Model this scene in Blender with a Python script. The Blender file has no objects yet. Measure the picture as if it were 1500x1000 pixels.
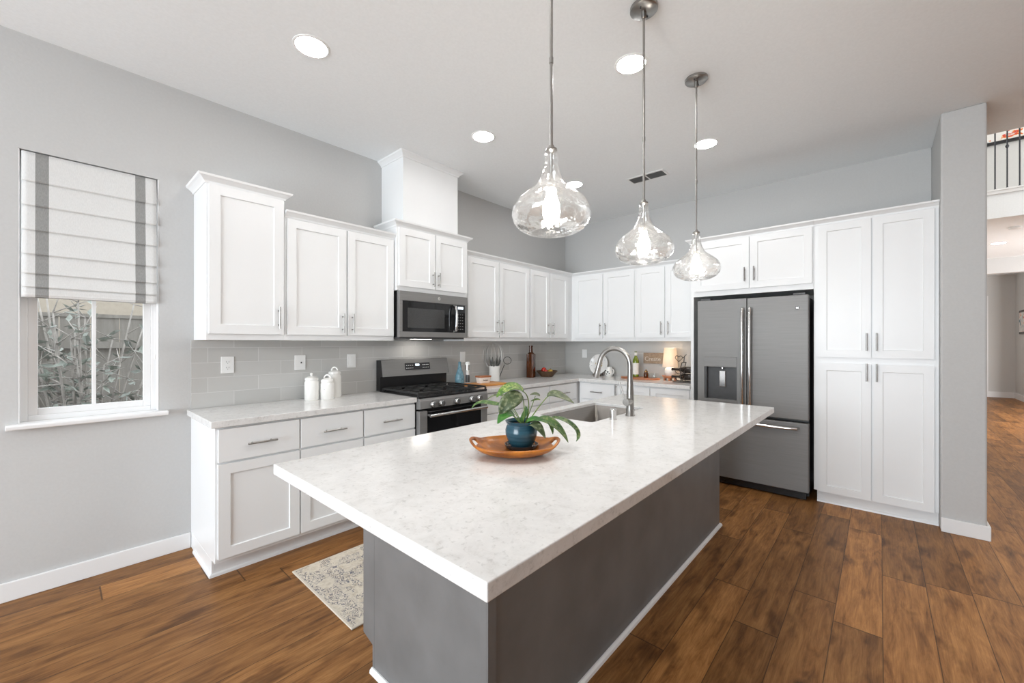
import bpy, bmesh, math, random
from mathutils import Vector, Matrix
from math import pi, sin, cos, radians
random.seed(7)
S = bpy.context.scene
COL = S.collection

# ------------------------------------------------------------------ camera
YAW = 0.7315
cd = bpy.data.cameras.new('camera'); cam = bpy.data.objects.new('camera', cd); COL.objects.link(cam)
cam.location = (-4.9614, -3.4096, 1.3569)
cam.rotation_euler = (pi/2, 0, YAW - pi/2)
cd.sensor_fit = 'HORIZONTAL'; cd.sensor_width = 36.0; cd.lens = 600.3/1500*36; cd.shift_y = 1.4/1500
cd.clip_start = 0.05; cd.clip_end = 200
S.camera = cam
# ------------------------------------------------------------------ world, daylight, hall fill, exposure
w = bpy.data.worlds.new('world'); S.world = w; w.use_nodes = True
bg = w.node_tree.nodes['Background']; bg.inputs[0].default_value = (0.93, 0.96, 1.0, 1); bg.inputs[1].default_value = 2.2
def area_light(name, loc, rot, sx, sy, power, color=(1, 1, 1)):
    d = bpy.data.lights.new(name, 'AREA'); d.shape = 'RECTANGLE'; d.size = sx; d.size_y = sy
    d.energy = power; d.color = color
    o = bpy.data.objects.new(name, d); COL.objects.link(o); o.location = loc; o.rotation_euler = rot
    return o
area_light('daylight_patio_doors', (-9.35, -2.4, 1.35), (0, -pi/2, 0), 2.4, 3.0, 222, (0.84, 0.93, 1.0))
area_light('daylight_entry_windows', (2.2, -8.2, 4.2), (pi/2, 0, 0), 3.0, 2.4, 110, (1.0, 0.97, 0.92))
S.view_settings.view_transform = 'Standard'; S.view_settings.look = 'None'
area_light('hall_fill_light', (4.3, -7.5, 1.1), (pi/2, 0, radians(-68)), 1.6, 1.4, 170, (0.97, 0.97, 0.97))  # added fill lamp that brightens the hall; no window stands here
S.view_settings.gamma = 1.0; S.view_settings.use_curve_mapping = False
S.view_settings.exposure = 0.34
S.cycles.use_denoising = True
S.cycles.max_bounces = 10; S.cycles.diffuse_bounces = 6; S.cycles.transparent_max_bounces = 16
S.cycles.sample_clamp_indirect = 6.0
S.cycles.caustics_reflective = False; S.cycles.caustics_refractive = False

# ------------------------------------------------------------------ material helpers
def new_mat(name):
    m = bpy.data.materials.new(name); m.use_nodes = True
    nt = m.node_tree; return m, nt, nt.nodes['Principled BSDF']
def N(nt, typ, ins=None, **props):
    n = nt.nodes.new(typ)
    for k, v in props.items(): setattr(n, k, v)
    for k, v in (ins or {}).items():
        s = n.inputs[k]
        if isinstance(v, bpy.types.NodeSocket): nt.links.new(v, s)
        else: s.default_value = v
    return n
def col(c, a=1.0): return (c[0], c[1], c[2], a)
def ramp(nt, fac, stops, interp='LINEAR'):
    r = nt.nodes.new('ShaderNodeValToRGB'); r.color_ramp.interpolation = interp
    el = r.color_ramp.elements
    while len(el) < len(stops): el.new(0.5)
    for e, (p, c) in zip(el, stops): e.position = p; e.color = col(c)
    nt.links.new(fac, r.inputs[0]); return r.outputs[0]
def objc(nt, scale=(1, 1, 1), loc=(0, 0, 0), rot=(0, 0, 0)):
    t = nt.nodes.new('ShaderNodeTexCoord')
    return N(nt, 'ShaderNodeMapping', {0: t.outputs['Object'], 'Location': loc, 'Rotation': rot, 'Scale': scale}).outputs[0]
def mth(nt, op, a, b=None):
    n = N(nt, 'ShaderNodeMath', {0: a}, operation=op)
    if b is not None:
        if isinstance(b, bpy.types.NodeSocket): nt.links.new(b, n.inputs[1])
        else: n.inputs[1].default_value = b
    return n.outputs[0]
def mix(nt, f, a, b, mode='MIX'):
    n = nt.nodes.new('ShaderNodeMix'); n.data_type = 'RGBA'; n.blend_type = mode
    for i, v in ((0, f), (6, a), (7, b)):
        if isinstance(v, bpy.types.NodeSocket): nt.links.new(v, n.inputs[i])
        else: n.inputs[i].default_value = v if i == 0 else col(v)
    return n.outputs[2]
def bump(nt, h, b, strength=0.1, dist=0.01):
    n = N(nt, 'ShaderNodeBump', {'Strength': strength, 'Distance': dist, 'Height': h}); nt.links.new(n.outputs[0], b.inputs['Normal'])
def plain(name, c, rough=0.5, metal=0.0, nscale=0, namp=0.06, bstr=0, **kw):
    m, nt, b = new_mat(name)
    b.inputs['Roughness'].default_value = rough; b.inputs['Metallic'].default_value = metal
    for k, v in kw.items(): b.inputs[k.replace('_', ' ')].default_value = v
    if nscale:
        n = N(nt, 'ShaderNodeTexNoise', {0: objc(nt), 'Scale': nscale, 'Detail': 4.0})
        lo = tuple(x*(1-namp) for x in c); hi = tuple(min(1, x*(1+namp)) for x in c)
        nt.links.new(ramp(nt, n.outputs[0], [(0.3, lo), (0.7, hi)]), b.inputs['Base Color'])
        if bstr: bump(nt, n.outputs[0], b, bstr, 0.002)
    else: b.inputs['Base Color'].default_value = col(c)
    return m
def emit(name, c, s):
    m, nt, b = new_mat(name); b.inputs['Base Color'].default_value = col(c)
    b.inputs['Emission Color'].default_value = col(c); b.inputs['Emission Strength'].default_value = s
    return m
def thin_glass(name, tint=(1, 1, 1), base=0.06, edge=0.75, power=2.5, bstr=0.0, bscale=20, rough=0.02, body=0.0):
    m, nt, b = new_mat(name)
    nt.nodes.remove(b)
    lw = N(nt, 'ShaderNodeLayerWeight', {'Blend': 0.5})
    f = mth(nt, 'POWER', lw.outputs['Facing'], power)
    f = mth(nt, 'ADD', mth(nt, 'MULTIPLY', f, edge), base)
    tr = N(nt, 'ShaderNodeBsdfTransparent', {0: col(tint)})
    gl = N(nt, 'ShaderNodeBsdfGlossy', {0: (1, 1, 1, 1), 'Roughness': rough})
    if bstr:
        n = N(nt, 'ShaderNodeTexNoise', {0: objc(nt), 'Scale': bscale, 'Detail': 2.0})
        bp = N(nt, 'ShaderNodeBump', {'Strength': bstr, 'Distance': 0.02, 'Height': n.outputs[0]})
        nt.links.new(bp.outputs[0], gl.inputs['Normal']); nt.links.new(bp.outputs[0], lw.inputs['Normal'])
    sh = N(nt, 'ShaderNodeMixShader', {0: f, 1: tr.outputs[0], 2: gl.outputs[0]})
    out = sh.outputs[0]
    if body:
        df = N(nt, 'ShaderNodeBsdfTranslucent', {0: (1, 1, 1, 1)})
        out = N(nt, 'ShaderNodeMixShader', {0: body, 1: out, 2: df.outputs[0]}).outputs[0]
    nt.links.new(out, nt.nodes['Material Output'].inputs[0])
    return m
def wood(name, dark, light, scale=14, axis=0, rough=0.45, stretch=0.1):
    m, nt, b = new_mat(name)
    sc = [1, 1, 1]; sc[axis] = stretch
    n = N(nt, 'ShaderNodeTexNoise', {0: objc(nt, sc), 'Scale': scale*3.0, 'Detail': 6.0, 'Roughness': 0.65, 'Distortion': 0.7})
    nt.links.new(ramp(nt, n.outputs[0], [(0.3, dark), (0.7, light)]), b.inputs['Base Color'])
    b.inputs['Roughness'].default_value = rough
    return m

# ------------------------------------------------------------------ materials
def wall_paint(name, c, bs=0.12):
    m, nt, b = new_mat(name)
    n = N(nt, 'ShaderNodeTexNoise', {0: objc(nt), 'Scale': 70.0, 'Detail': 3.0})
    nt.links.new(ramp(nt, n.outputs[0], [(0.3, [x*0.98 for x in c]), (0.7, [min(1, x*1.02) for x in c])]), b.inputs['Base Color'])
    b.inputs['Roughness'].default_value = 0.75; bump(nt, n.outputs[0], b, bs, 0.004)
    return m
M = {}
M['wall'] = wall_paint('grey_wall_paint', (0.522, 0.522, 0.517))
M['hallwall'] = wall_paint('hall_wall_paint', (0.62, 0.615, 0.60))
M['ceiling'] = wall_paint('ceiling_paint', (0.82, 0.84, 0.85), 0.1)
M['trim'] = plain('white_trim_paint', (0.80, 0.80, 0.80), 0.4, nscale=3, namp=0.01)
M['cab'] = plain('white_cabinet_lacquer', (0.81, 0.82, 0.825), 0.32, nscale=2.5, namp=0.012)
M['island'] = plain('grey_island_paint', (0.168, 0.167, 0.166), 0.42, nscale=5, namp=0.12)
M['nickel'] = plain('brushed_nickel', (0.36, 0.35, 0.335), 0.3, 1.0, nscale=40, namp=0.08)
M['chrome'] = plain('polished_steel', (0.72, 0.72, 0.72), 0.16, 1.0, nscale=30, namp=0.04)
M['black'] = plain('black_enamel', (0.012, 0.012, 0.013), 0.25, nscale=8, namp=0.2)
M['iron'] = plain('cast_iron', (0.02, 0.02, 0.02), 0.55, nscale=60, namp=0.3, bstr=0.3)
M['blackglass'] = plain('black_glass', (0.008, 0.008, 0.009), 0.06, nscale=3, namp=0.1)
M['screen'] = plain('dark_window_mesh', (0.05, 0.05, 0.05), 0.12, nscale=300, namp=0.3)
M['darkgrey'] = plain('dark_grey_plastic', (0.06, 0.06, 0.062), 0.4, nscale=20, namp=0.1)
M['white'] = plain('white_plastic', (0.82, 0.82, 0.81), 0.35, nscale=4, namp=0.01)
M['ceramic'] = plain('white_ceramic', (0.84, 0.83, 0.80), 0.15, nscale=5, namp=0.02)
M['slot'] = plain('outlet_slot', (0.03, 0.03, 0.03), 0.6, nscale=10)
M['display'] = emit('display_glow', (0.75, 0.88, 1.0), 1.6)
M['can'] = emit('downlight_lens', (1.0, 0.985, 0.97), 60.0)
M['bulb'] = emit('pendant_bulb_glow', (1.0, 0.95, 0.88), 125.0)
M['lampshade'] = None

def steel(name, c, rough, axis=2, metal=1.0):
    m, nt, b = new_mat(name)
    sc = [260, 260, 260]; sc[axis] = 3
    n = N(nt, 'ShaderNodeTexNoise', {0: objc(nt, sc), 'Scale': 1.0, 'Detail': 3.0})
    nt.links.new(ramp(nt, n.outputs[0], [(0.3, [x*0.93 for x in c]), (0.7, [x*1.07 for x in c])]), b.inputs['Base Color'])
    b.inputs['Metallic'].default_value = metal; b.inputs['Roughness'].default_value = rough
    return m
M['steel'] = steel('slate_stainless', (0.24, 0.237, 0.233), 0.56, 0, 0.45)
M['sink'] = steel('sink_stainless', (0.24, 0.225, 0.21), 0.42, 0)

def quartz():
    m, nt, b = new_mat('white_quartz')
    co = objc(nt)
    n1 = N(nt, 'ShaderNodeTexNoise', {0: co, 'Scale': 16.0, 'Detail': 9.0, 'Roughness': 0.75, 'Distortion': 0.5})
    n2 = N(nt, 'ShaderNodeTexNoise', {0: co, 'Scale': 55.0, 'Detail': 5.0, 'Roughness': 0.7})
    n3 = N(nt, 'ShaderNodeTexNoise', {0: co, 'Scale': 3.0, 'Detail': 3.0})
    a = ramp(nt, n1.outputs[0], [(0.30, (0.62, 0.61, 0.595)), (0.45, (0.72, 0.715, 0.705)), (0.62, (0.77, 0.765, 0.755))])
    s = ramp(nt, n2.outputs[0], [(0.34, (0.66, 0.655, 0.65)), (0.44, (1, 1, 1))])
    f = mth(nt, 'MULTIPLY', n3.outputs[0], 1.1)
    c = mix(nt, f, a, s, 'MULTIPLY')
    nt.links.new(c, b.inputs['Base Color'])
    b.inputs['Roughness'].default_value = 0.14
    return m
M['quartz'] = quartz()

def tile(name, rot):
    m, nt, b = new_mat(name)
    co = objc(nt, (1, 1, 1), (0, 0, 0), rot)
    br = N(nt, 'ShaderNodeTexBrick', {0: co, 'Color1': col((0.48, 0.475, 0.46)), 'Color2': col((0.53, 0.525, 0.51)), 'Mortar': col((0.64, 0.635, 0.625)),
          'Scale': 1.0, 'Mortar Size': 0.0018, 'Mortar Smooth': 0.2, 'Brick Width': 0.305, 'Row Height': 0.1016})
    br.offset = 0.5
    n = N(nt, 'ShaderNodeTexNoise', {0: co, 'Scale': 14.0, 'Detail': 2.0})
    nt.links.new(br.outputs[0], b.inputs['Base Color'])
    b.inputs['Roughness'].default_value = 0.13
    h = mth(nt, 'SUBTRACT', mth(nt, 'MULTIPLY', n.outputs[0], 0.6), mth(nt, 'MULTIPLY', br.outputs['Fac'], 0.8))
    bump(nt, h, b, 0.35, 0.004)
    return m
M['tile_a'] = tile('grey_subway_tile', (pi/2, 0, 0))
M['tile_b'] = tile('grey_subway_tile_side', (pi/2, 0, pi/2))

def plank_floor():
    m, nt, b = new_mat('hickory_plank_floor')
    t = nt.nodes.new('ShaderNodeTexCoord')
    sep = N(nt, 'ShaderNodeSeparateXYZ', {0: t.outputs['Object']})
    X, Y = sep.outputs[0], sep.outputs[1]
    W = 0.18; L = 1.35
    yr = mth(nt, 'DIVIDE', Y, W); row = mth(nt, 'FLOOR', yr)
    rn = N(nt, 'ShaderNodeTexWhiteNoise', {'W': row}, noise_dimensions='1D')
    xo = mth(nt, 'ADD', mth(nt, 'DIVIDE', X, L), mth(nt, 'MULTIPLY', rn.outputs[0], 7.3))
    colm = mth(nt, 'FLOOR', xo)
    cmb = N(nt, 'ShaderNodeCombineXYZ', {0: row, 1: colm, 2: 0.0})
    pr = N(nt, 'ShaderNodeTexWhiteNoise', {0: cmb.outputs[0]}, noise_dimensions='3D')
    fy = mth(nt, 'SUBTRACT', yr, row); fx = mth(nt, 'SUBTRACT', xo, colm)
    ey = mth(nt, 'MINIMUM', fy, mth(nt, 'SUBTRACT', 1.0, fy)); ex = mth(nt, 'MINIMUM', fx, mth(nt, 'SUBTRACT', 1.0, fx))
    gy = mth(nt, 'LESS_THAN', ey, 0.010); gx = mth(nt, 'LESS_THAN', ex, 0.0024)
    gap = mth(nt, 'MAXIMUM', gy, gx)
    # grain, shifted per plank
    off = N(nt, 'ShaderNodeVectorMath', {0: pr.outputs['Color'], 1: (31.0, 17.0, 5.0)}, operation='MULTIPLY')
    v = N(nt, 'ShaderNodeVectorMath', {0: t.outputs['Object'], 1: off.outputs[0]}, operation='ADD')
    mp = N(nt, 'ShaderNodeMapping', {0: v.outputs[0], 'Scale': (1.1, 7.0, 1.0)})
    g1 = N(nt, 'ShaderNodeTexNoise', {0: mp.outputs[0], 'Scale': 3.0, 'Detail': 8.0, 'Roughness': 0.66, 'Distortion': 0.7})
    mp2 = N(nt, 'ShaderNodeMapping', {0: v.outputs[0], 'Scale': (3.0, 60.0, 1.0)})
    g2 = N(nt, 'ShaderNodeTexNoise', {0: mp2.outputs[0], 'Scale': 2.0, 'Detail': 5.0, 'Roughness': 0.7})
    mp3 = N(nt, 'ShaderNodeMapping', {0: v.outputs[0], 'Scale': (1.0, 2.2, 1.0)})
    g3 = N(nt, 'ShaderNodeTexNoise', {0: mp3.outputs[0], 'Scale': 3.2, 'Detail': 3.0})
    base = ramp(nt, g1.outputs[0], [(0.28, (0.105, 0.043, 0.013)), (0.46, (0.275, 0.125, 0.040)), (0.70, (0.44, 0.222, 0.080))])
    fine = ramp(nt, g2.outputs[0], [(0.3, (0.68, 0.64, 0.60)), (0.6, (1.06, 1.05, 1.04))])
    c = mix(nt, 0.95, base, fine, 'MULTIPLY')
    tone = ramp(nt, pr.outputs['Value'], [(0.0, (0.72, 0.70, 0.68)), (0.5, (0.98, 0.97, 0.95)), (1.0, (1.28, 1.25, 1.2))])
    c = mix(nt, 1.0, c, tone, 'MULTIPLY')
    kn = ramp(nt, g3.outputs[0], [(0.30, (0.40, 0.36, 0.33)), (0.43, (1, 1, 1))])
    c = mix(nt, 0.8, c, kn, 'MULTIPLY')
    c = mix(nt, mth(nt, 'MULTIPLY', gap, 0.7), c, (0.025, 0.012, 0.006))
    nt.links.new(c, b.inputs['Base Color'])
    nt.links.new(mth(nt, 'ADD', mth(nt, 'MULTIPLY', g1.outputs[0], 0.16), 0.34), b.inputs['Roughness']); b.inputs['Specular IOR Level'].default_value = 0.2
    bump(nt, mth(nt, 'SUBTRACT', mth(nt, 'MULTIPLY', g2.outputs[0], 0.25), gap), b, 0.25, 0.002)
    return m
M['floor'] = plank_floor()

def rug_mat():
    m, nt, b = new_mat('faded_persian_weave')
    co = objc(nt)
    v1 = N(nt, 'ShaderNodeTexVoronoi', {0: co, 'Scale': 30.0}, feature='F1')
    n1 = N(nt, 'ShaderNodeTexNoise', {0: co, 'Scale': 60.0, 'Detail': 5.0, 'Roughness': 0.75})
    n2 = N(nt, 'ShaderNodeTexNoise', {0: co, 'Scale': 7.0, 'Detail': 3.0})
    wv = N(nt, 'ShaderNodeTexWave', {0: co, 'Scale': 9.0, 'Distortion': 22.0, 'Detail': 4.0, 'Detail Scale': 3.2})
    c = ramp(nt, n1.outputs[0], [(0.3, (0.40, 0.34, 0.26)), (0.62, (0.66, 0.59, 0.48))])
    c = mix(nt, ramp(nt, v1.outputs['Distance'], [(0.30, (0, 0, 0)), (0.55, (0.4, 0.4, 0.4))]), c, (0.74, 0.69, 0.60))
    sp = mth(nt, 'MULTIPLY', mth(nt, 'GREATER_THAN', wv.outputs['Fac'], 0.72), mth(nt, 'GREATER_THAN', n2.outputs[0], 0.47))
    c = mix(nt, mth(nt, 'MULTIPLY', sp, mth(nt, 'MULTIPLY', n1.outputs[0], 1.7)), c, (0.10, 0.10, 0.14))
    # border bands
    t = nt.nodes.new('ShaderNodeTexCoord'); sep = N(nt, 'ShaderNodeSeparateXYZ', {0: t.outputs['Object']})
    dx = mth(nt, 'SUBTRACT', 1.05, mth(nt, 'ABSOLUTE', sep.outputs[0])); dy = mth(nt, 'SUBTRACT', 0.365, mth(nt, 'ABSOLUTE', sep.outputs[1]))
    d = mth(nt, 'MINIMUM', dx, dy)
    r = ramp(nt, mth(nt, 'MULTIPLY', d, 4.0), [(0.0, (1, 1, 1)), (0.045, (1, 1, 1)), (0.05, (0.12, 0.12, 0.12)), (0.07, (0.1, 0.1, 0.1)), (0.42, (0.1, 0.1, 0.1)), (0.44, (0.7, 0.7, 0.7)), (0.50, (0.7, 0.7, 0.7)), (0.52, (0, 0, 0))])
    c = mix(nt, r, c, (0.62, 0.56, 0.47))
    nt.links.new(c, b.inputs['Base Color']); b.inputs['Roughness'].default_value = 0.95
    bump(nt, n1.outputs[0], b, 0.5, 0.003)
    return m
M['rug'] = rug_mat()

def shade_mat():
    m, nt, b = new_mat('striped_linen')
    t = nt.nodes.new('ShaderNodeTexCoord'); sep = N(nt, 'ShaderNodeSeparateXYZ', {0: t.outputs['Object']})
    x = sep.outputs[0]
    def band(a, c): return mth(nt, 'MULTIPLY', mth(nt, 'GREATER_THAN', x, a), mth(nt, 'LESS_THAN', x, c))
    f = mth(nt, 'MAXIMUM', band(-0.226, -0.177), band(0.175, 0.222))
    n = N(nt, 'ShaderNodeTexNoise', {0: objc(nt, (400, 400, 60)), 'Scale': 1.0, 'Detail': 2.0})
    a = ramp(nt, n.outputs[0], [(0.3, (0.70, 0.70, 0.69)), (0.7, (0.78, 0.78, 0.77))])
    g = ramp(nt, n.outputs[0], [(0.3, (0.24, 0.24, 0.235)), (0.7, (0.31, 0.31, 0.30))])
    nt.links.new(mix(nt, f, a, g), b.inputs['Base Color']); b.inputs['Roughness'].default_value = 0.9
    df = N(nt, 'ShaderNodeBsdfTranslucent', {0: (0.8, 0.8, 0.79, 1)})
    ms = N(nt, 'ShaderNodeMixShader', {0: mth(nt, 'MULTIPLY', mth(nt, 'SUBTRACT', 1.0, f), 0.14), 1: b.outputs[0], 2: df.outputs[0]})
    nt.links.new(ms.outputs[0], nt.nodes['Material Output'].inputs[0])
    return m
M['shade'] = shade_mat()
M['pglass'] = thin_glass('hammered_clear_glass', (0.985, 0.985, 0.98), 0.10, 0.90, 2.4, 0.6, 17, 0.04, 0.006)
M['cglass'] = thin_glass('clear_glass', (0.97, 0.98, 0.98), 0.05, 0.7, 3.0)
M['wglass'] = thin_glass('window_glass', (0.96, 0.97, 0.97), 0.02, 0.4, 4.0)
M['blueglass'] = plain('blue_glass', (0.22, 0.42, 0.52), 0.12, nscale=40, namp=0.35, Transmission_Weight=0.35)
M['amber'] = plain('amber_brown_glass', (0.085, 0.024, 0.006), 0.1, nscale=12, namp=0.35, Transmission_Weight=0.1)
M['greenglass'] = plain('green_bottle_glass', (0.16, 0.22, 0.01), 0.1, nscale=10, namp=0.2, Transmission_Weight=0.25)
M['darkbottle'] = plain('dark_bottle_glass', (0.02, 0.012, 0.008), 0.12, nscale=10, namp=0.2)
M['label'] = plain('paper_label', (0.80, 0.77, 0.72), 0.7, nscale=30, namp=0.04)
M['bluepot'] = None
M['olive'] = wood('olive_wood', (0.14, 0.028, 0.003), (0.62, 0.21, 0.018), 4, 0, 0.32, 0.5)
M['board'] = wood('maple_board_wood', (0.46, 0.18, 0.04), (0.64, 0.29, 0.07), 10, 0, 0.45)
M['redwood'] = wood('red_brown_wood', (0.30, 0.10, 0.04), (0.50, 0.20, 0.09), 10, 1, 0.4)
M['darkwood'] = wood('dark_walnut', (0.06, 0.03, 0.015), (0.16, 0.08, 0.04), 14, 0, 0.5)
M['signwood'] = wood('weathered_sign_wood', (0.22, 0.15, 0.10), (0.42, 0.32, 0.23), 12, 1, 0.7)
M['signpale'] = plain('pale_sign_paint', (0.66, 0.60, 0.52), 0.7, nscale=30)
M['wire'] = plain('tinned_wire', (0.55, 0.54, 0.52), 0.3, 1.0, nscale=20)
M['blackmetal'] = plain('black_iron_metal', (0.025, 0.024, 0.024), 0.45, nscale=30, namp=0.2)
M['red'] = plain('red_fruit_skin', (0.45, 0.025, 0.015), 0.22, nscale=12, namp=0.3)
M['yellow'] = plain('yellow_fruit_skin', (0.60, 0.40, 0.05), 0.35, nscale=12, namp=0.15)
M['basket'] = plain('woven_brown', (0.11, 0.06, 0.03), 0.6, nscale=60, namp=0.4, bstr=0.4)
M['soil'] = plain('dark_soil', (0.025, 0.017, 0.012), 0.95, nscale=60, namp=0.5, bstr=0.5)
M['stem'] = plain('plant_stem', (0.16, 0.24, 0.06), 0.45, nscale=20, namp=0.25)
M['dry'] = plain('dried_lavender', (0.14, 0.14, 0.13), 0.8, nscale=40, namp=0.3)
M['saucer'] = plain('charcoal_glaze', (0.025, 0.03, 0.034), 0.2, nscale=10, namp=0.3)
M['brass'] = plain('aged_brass', (0.35, 0.20, 0.08), 0.3, 1.0, nscale=20)
M['rail'] = plain('wrought_iron', (0.03, 0.032, 0.04), 0.45, nscale=30, namp=0.2)
def blue_pot():
    m, nt, b = new_mat('teal_glaze')
    n = N(nt, 'ShaderNodeTexNoise', {0: objc(nt, (3, 3, 40)), 'Scale': 2.0, 'Detail': 4.0})
    nt.links.new(ramp(nt, n.outputs[0], [(0.3, (0.010, 0.045, 0.070)), (0.7, (0.030, 0.100, 0.140))]), b.inputs['Base Color'])
    b.inputs['Roughness'].default_value = 0.2; bump(nt, n.outputs[0], b, 0.2, 0.003)
    return m
M['bluepot'] = blue_pot()
def leaf_mat(name, a, c, pale):
    m, nt, b = new_mat(name)
    n = N(nt, 'ShaderNodeTexNoise', {0: objc(nt), 'Scale': 70.0, 'Detail': 3.0})
    n2 = N(nt, 'ShaderNodeTexNoise', {0: objc(nt), 'Scale': 28.0, 'Detail': 2.0})
    x = ramp(nt, n2.outputs[0], [(0.35, a), (0.65, c)])
    nt.links.new(mix(nt, ramp(nt, n.outputs[0], [(0.5, (0, 0, 0)), (0.62, (0.75, 0.75, 0.75))]), x, pale), b.inputs['Base Color'])
    b.inputs['Roughness'].default_value = 0.5
    return m
M['leafgrey'] = leaf_mat('silvery_green_leaf', (0.028, 0.05, 0.016), (0.085, 0.115, 0.045), (0.21, 0.23, 0.13))
M['leafbright'] = leaf_mat('bright_variegated_leaf', (0.03, 0.09, 0.01), (0.085, 0.18, 0.02), (0.36, 0.42, 0.13))
M['leafdark'] = leaf_mat('dark_green_leaf', (0.025, 0.075, 0.015), (0.07, 0.15, 0.035), (0.20, 0.25, 0.09))
M['leafgreen'] = leaf_mat('fresh_green_leaf', (0.012, 0.085, 0.006), (0.03, 0.14, 0.012), (0.08, 0.19, 0.03))
def plate_mat():
    m, nt, b = new_mat('floral_plate_glaze')
    co = objc(nt)
    ln = N(nt, 'ShaderNodeVectorMath', {0: co}, operation='LENGTH').outputs['Value']
    v = N(nt, 'ShaderNodeTexVoronoi', {0: co, 'Scale': 26.0})
    fl = mth(nt, 'MULTIPLY', mth(nt, 'LESS_THAN', ln, 0.055), mth(nt, 'LESS_THAN', v.outputs['Distance'], 0.5))
    c = mix(nt, fl, (0.80, 0.79, 0.77), (0.55, 0.38, 0.12))
    dots = mth(nt, 'MULTIPLY', mth(nt, 'GREATER_THAN', ln, 0.085), mth(nt, 'LESS_THAN', v.outputs['Distance'], 0.2))
    c = mix(nt, mth(nt, 'MULTIPLY', dots, 0.6), c, (0.3, 0.34, 0.36))
    nt.links.new(c, b.inputs['Base Color']); b.inputs['Roughness'].default_value = 0.15
    return m
M['plate'] = plate_mat()
def lampshade_mat():
    m, nt, b = new_mat('lit_linen_shade')
    n = N(nt, 'ShaderNodeTexNoise', {0: objc(nt), 'Scale': 200.0})
    nt.links.new(ramp(nt, n.outputs[0], [(0.3, (0.80, 0.72, 0.62)), (0.7, (0.86, 0.78, 0.68))]), b.inputs['Base Color'])
    tl_ = N(nt, 'ShaderNodeBsdfTranslucent', {0: (1.0, 0.93, 0.84, 1)})
    ms = N(nt, 'ShaderNodeMixShader', {0: 0.25, 1: b.outputs[0], 2: tl_.outputs[0]})
    nt.links.new(ms.outputs[0], nt.nodes['Material Output'].inputs[0])
    return m
M['lampshade'] = lampshade_mat()
def painting_mat():
    m, nt, b = new_mat('abstract_canvas')
    co = objc(nt, (1, 1, 1))
    n = N(nt, 'ShaderNodeTexNoise', {0: co, 'Scale': 5.0, 'Detail': 3.0, 'Distortion': 1.5})
    n2 = N(nt, 'ShaderNodeTexNoise', {0: co, 'Scale': 3.4, 'Detail': 2.0, 'Distortion': 2.0})
    c = ramp(nt, n.outputs[0], [(0.30, (0.06, 0.16, 0.20)), (0.38, (0.45, 0.52, 0.55)), (0.43, (0.8, 0.78, 0.75)), (0.54, (0.82, 0.78, 0.72)), (0.58, (0.80, 0.25, 0.04)), (0.64, (0.62, 0.03, 0.03)), (0.72, (0.8, 0.7, 0.6))])
    c = mix(nt, mth(nt, 'GREATER_THAN', n2.outputs[0], 0.56), c, (0.80, 0.78, 0.75))
    nt.links.new(c, b.inputs['Base Color']); b.inputs['Roughness'].default_value = 0.6
    return m
M['painting'] = painting_mat()
M['fence'] = wood('weathered_fence_wood', (0.24, 0.225, 0.20), (0.36, 0.34, 0.31), 6, 2, 0.8)
M['bark'] = plain('pale_bark', (0.46, 0.43, 0.40), 0.8, nscale=14, namp=0.3)
M['shrubleaf'] = plain('dusty_shrub_leaf', (0.27, 0.30, 0.265), 0.3, nscale=6, namp=0.5)
M['ground'] = plain('garden_soil', (0.12, 0.105, 0.09), 0.9, nscale=6, namp=0.3)
M['stucco'] = plain('pale_stucco', (0.45, 0.40, 0.33), 0.8, nscale=20)

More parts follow.
